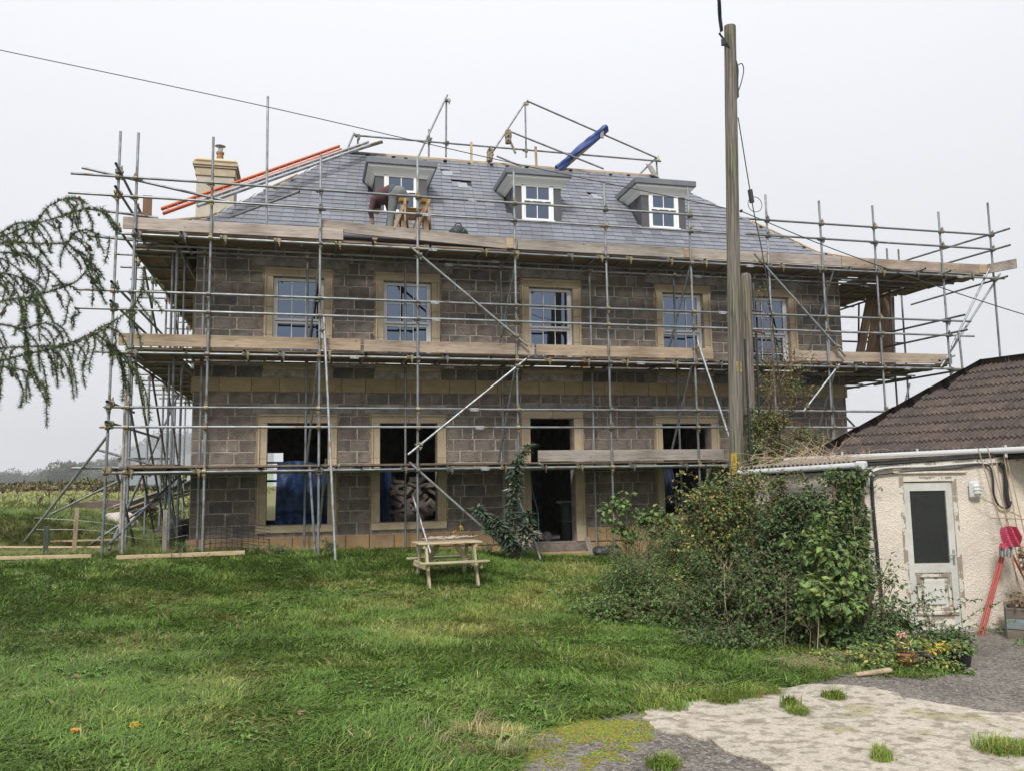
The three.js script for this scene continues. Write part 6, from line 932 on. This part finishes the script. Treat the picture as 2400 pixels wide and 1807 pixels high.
  hill(180, 640, 2400, px => 1100 - 75 * sstep(200, 430, px) - 18 * fbm(px * .03, 1, 3, 3), std([.05, .065, .04], { map: blotch, side: THREE.DoubleSide }), 'hill'); hill(200, 640, 1300, px => 1136 - 26 * sstep(200, 330, px), std([.15, .22, .09], { side: THREE.DoubleSide }), 'hill_field'); hill(-260, 300, 1700, px => 1118 - 10 * fbm(px * .03, 4, 5, 3), std([.05, .065, .04], { side: THREE.DoubleSide }), 'hill');
  { const P = [], C = []; for (let i = 0; i < 90; i++) { const px = R(230, 480), d = 2350 + R(0, 120), [x, z] = D2(px, d), top = 1100 - 75 * sstep(200, 430, px) + R(0, 40); crown(P, C, x, 1.6 + (1143 - top) / 1950 * d, z, R(28, 56), R(18, 32), 30, 90, 10, pal); } const m = part(scene, numbered('far_wood'), quadsGeo(P, C), leafMat); m.userData = { kind: 'stuff', label: 'misty wood covering the far hill', category: 'wood' }; }
}
// ---------------------------------------------------------------- by the cottage door: tools, gloves, canes, planter, pots
{
  const oy = Math.cos(13.93 * Math.PI / 180), os = Math.sin(13.93 * Math.PI / 180), W3 = (x, y, z) => [2.98 + x * oy - z * os, y, 7.44 + x * os + z * oy];
  const handleM = std([.40, .04, .028], { roughness: .5 });
  for (const [i, [a, b]] of [[[1.1, -.44, .5], [1.66, .62, .22]], [[1.14, -.44, .52], [1.68, .60, .24]], [[2.0, -.3, .45], [1.74, .6, .25]]].entries()) { const t = thing('garden_tool', i < 2 ? 'long red-handled garden tool leaning on the wall beside the door' : 'red-handled garden tool leaning the other way behind the pink gloves', 'tool', [0, 0, 0], 0, i < 2 ? 'red-handled tools by the cottage door' : undefined); part(t, 'shaft', rod(W3(...a), W3(...b), .014, .014, 8), handleM); part(t, 'grip', rod(W3(...b), W3(b[0] + (b[0] - a[0]) * .1, b[1] + .1, b[2] - .02), .018, .018, 8), M.black); part(t, 'ferrule', rod(W3(...a), W3(a[0] - .012, a[1] - .03, a[2] + .01), .017, .02, 8), M.zinc); }
  rnd = mulberry(1200); const cm = std([.34, .25, .16]);
  [[[1.50, 1.92, .12], [1.80, -.4, .5]], [[1.62, 1.95, .12], [1.86, -.4, .5]], [[1.72, 1.80, .12], [1.70, -.4, .5]], [[1.82, 1.95, .12], [1.84, -.4, .48]], [[1.86, 1.85, .12], [1.98, -.4, .5]], [[1.42, 1.30, .15], [1.95, 1.02, .2]], [[1.50, 1.02, .28], [2.1, .99, .3]]].forEach(([a, b]) => single('bamboo_cane', rod(W3(...a), W3(...b), .007, .007, 6), cm, 'thin brown bamboo cane leaning on the wall right of the cottage door', 'cane', 'bamboo canes by the cottage'));
  { const P = (u, v) => W3(1.58 + u * .20 + (1 - v) * (u - .5) * .1, .66 + v * .26 - .03 * Math.abs(u - .5), .38 + .045 * Math.sin(u * 17 + v * 6)); const t = thing('rubber_gloves', 'pair of pink rubber gloves hung on the tool handles', 'gloves'); part(t, 'cuff', drape(.2, .26, 20, 10, P), std([.52, .085, .15], { roughness: .55, side: THREE.DoubleSide })); for (let k = 0; k < 5; k++) part(t, 'finger', rod(W3(1.56 + k * .03, .70, .37), W3(1.54 + k * .028, .62 - (k % 2) * .02, .36), .016, .012, 7), std([.55, .07, .13], { roughness: .5 })); }
  { const t = thing('work_gloves', 'grey speckled work gloves hanging under the pink gloves', 'gloves'); for (let k = 0; k < 8; k++) part(t, 'finger', rod(W3(1.55 + k * .022, .66, .36), W3(1.54 + k * .021, .55 - (k % 3) * .02, .36), .017, .012, 7), std(k % 2 ? [.5, .5, .47] : [.22, .24, .22], { map: grit })); }
  { const t = thing('planter', 'weathered grey-blue wooden planter of horizontal boards by the cottage wall', 'planter', W3(1.95, -.45, .75), -13.93 * Math.PI / 180 - .5); const pm = [std([.26, .22, .18], { map: grain }), std([.28, .34, .36], { map: grain }), std([.22, .19, .16], { map: grain })]; for (let k = 0; k < 3; k++) for (const [x, z, w, r] of [[0, .3, 1.1, 0], [0, -.3, 1.1, 0], [-.54, 0, .6, Math.PI / 2], [.54, 0, .6, Math.PI / 2]]) part(t, 'board', bevelG(w, .125, .025, .004, R(0, 2)), pm[(k + (w > 1 ? 0 : 1)) % 3], [x, .08 + k * .132, z], [0, r, R(-.01, .01)]); part(t, 'soil', bevelG(1.05, .1, .56, .02), std([.05, .035, .025], { map: grit }), [0, .33, 0]); }
  shrub('withered_plant', 'withered brown plant spilling out of the planter', 'plant', W3(1.75, -.1, .72), [[0, .1, 0, .35, .15, .2, 500], [.1, .45, -.1, .2, .4, .12, 420]], { seed: 1210, leaf: .05, pal: [[.26, .17, .08], [.20, .13, .07], [.15, .12, .05]], tufts: 9, stem: .008 });
  shrub('planter_weeds', 'green weeds growing along the foot of the planter', 'plant', W3(1.7, -.45, 1.1), [[0, .06, 0, .4, .08, .2, 500]], { seed: 1211, leaf: .045, pal: [G1, G2, G3], tufts: 8 });
  const pot = (lb, x, z, r, h, m, cat = 'pot') => { const t = thing('flowerpot', lb, cat, [x, gyY(x, z) + .0, z]); part(t, 'pot', new THREE.LatheGeometry([[.0, .01], [r * .75, .01], [r * .95, h * .82], [r * 1.06, h * .82], [r * 1.08, h], [r * .95, h], [r * .9, h * .85], [0, h * .85]].map(v => new THREE.Vector2(...v)), 24), m); part(t, 'soil', new THREE.CylinderGeometry(r * .9, r * .9, .01, 18).translate(0, h * .87, 0), std([.05, .035, .025])); return t; };
  pot('terracotta flowerpot with grassy plant among the ground plants', 1.86, 9.42, .105, .15, std([.44, .17, .085], { map: grit })); pot('black plastic pot beside the terracotta one', 2.12, 9.5, .09, .13, M.black); pot('black plastic pot at the outer edge of the yard bed', 2.45, 9.55, .12, .17, M.black);
  shrub('pot_plant', 'grassy plant with pink flowers in the terracotta pot', 'plant', [1.86, -.28, 9.42], [[0, .08, 0, .1, .09, .1, 130], [0, .17, 0, .05, .03, .05, 16]], { seed: 1220, leaf: .10, wide: .14, pal: [G2, G4, [.5, .5, .2]], tufts: 6, droop: -.7, stem: .003 }); shrub('pot_plant', 'small leafy plant in the outer black pot', 'plant', [2.45, -.26, 9.55], [[0, .06, 0, .12, .08, .12, 90]], { seed: 1221, leaf: .06, pal: [G1, G2], tufts: 5, stem: .003 });
  { const P = [], C = []; rnd = mulberry(1222); for (let k = 0; k < 26; k++) addLeaf(P, C, V(R(-.04, .04), R(0, .04), R(-.04, .04)), rndDir(), V(0, 1, 0), .04, .02, [.72, .36, .33].map(v => v * R(.8, 1.2))); single('pink_flower', quadsGeo(P, C), leafMat, 'pale pink flower head above the terracotta pot', 'flower', null, [1.84, -.08, 9.44]); const P2 = [], C2 = []; for (let k = 0; k < 60; k++) addLeaf(P2, C2, V(R(-.1, .1), R(-.03, .05), R(-.08, .08)), rndDir(), V(0, 1, 0), .045, .03, [.45, .40, .04].map(v => v * R(.7, 1.2))); single('yellow_flower', quadsGeo(P2, C2), leafMat, 'yellow flowering plant beside the black pots', 'flower', null, [2.22, -.22, 9.5]); }
  { const g = rod([0, 0, 0], [.42, .0, .02], .035, .045, 9), p = g.attributes.position; for (let i = 0; i < p.count; i++) p.setY(i, p.getY(i) * .6); single('split_log', g, std([.50, .40, .27], { map: grain }), 'split pale log lying at the edge of the slab', 'log', null, [1.05, -.37, 9.72], [0, .1, .03]); }
  { const t = []; rnd = mulberry(1230); for (let i = 0; i < 260; i++) { const x = .75 + R(-.3, .3), z = 9.25 + R(-.3, .25), a = R(0, 6.28), L = R(.08, .25); t.push(rod([x, -.40 + R(0, .1), z], [x + Math.cos(a) * L, -.40 + R(0, .12), z + Math.sin(a) * L], .003, .002, 4)); } single('dead_twig_heap', merge(t), std([.30, .22, .15]), 'heap of dead brown twigs at the corner of the lawn and yard', 'twigs'); }
  single('rubber_mat', bevelG(.9, .012, .6, .004), std([.03, .03, .035], { map: grit }), 'black mat lying on the tarmac before the planter', 'mat', null, W3(1.95, -.435, 1.75), [0, -.6, 0]);
  single('door_wire', cable([W3(.95, -.43, .35), W3(.9, -.425, .6), W3(1.3, -.43, 1.3), W3(1.1, -.425, 1.6), W3(1.8, -.43, 1.7)], .006, 60, 5), M.black, 'thin black cable trailing over the tarmac by the door step', 'cable');
}
scene.traverse(o => { if (o.isMesh) { o.castShadow = true; o.receiveShadow = true; } });
renderer.render(scene, camera);
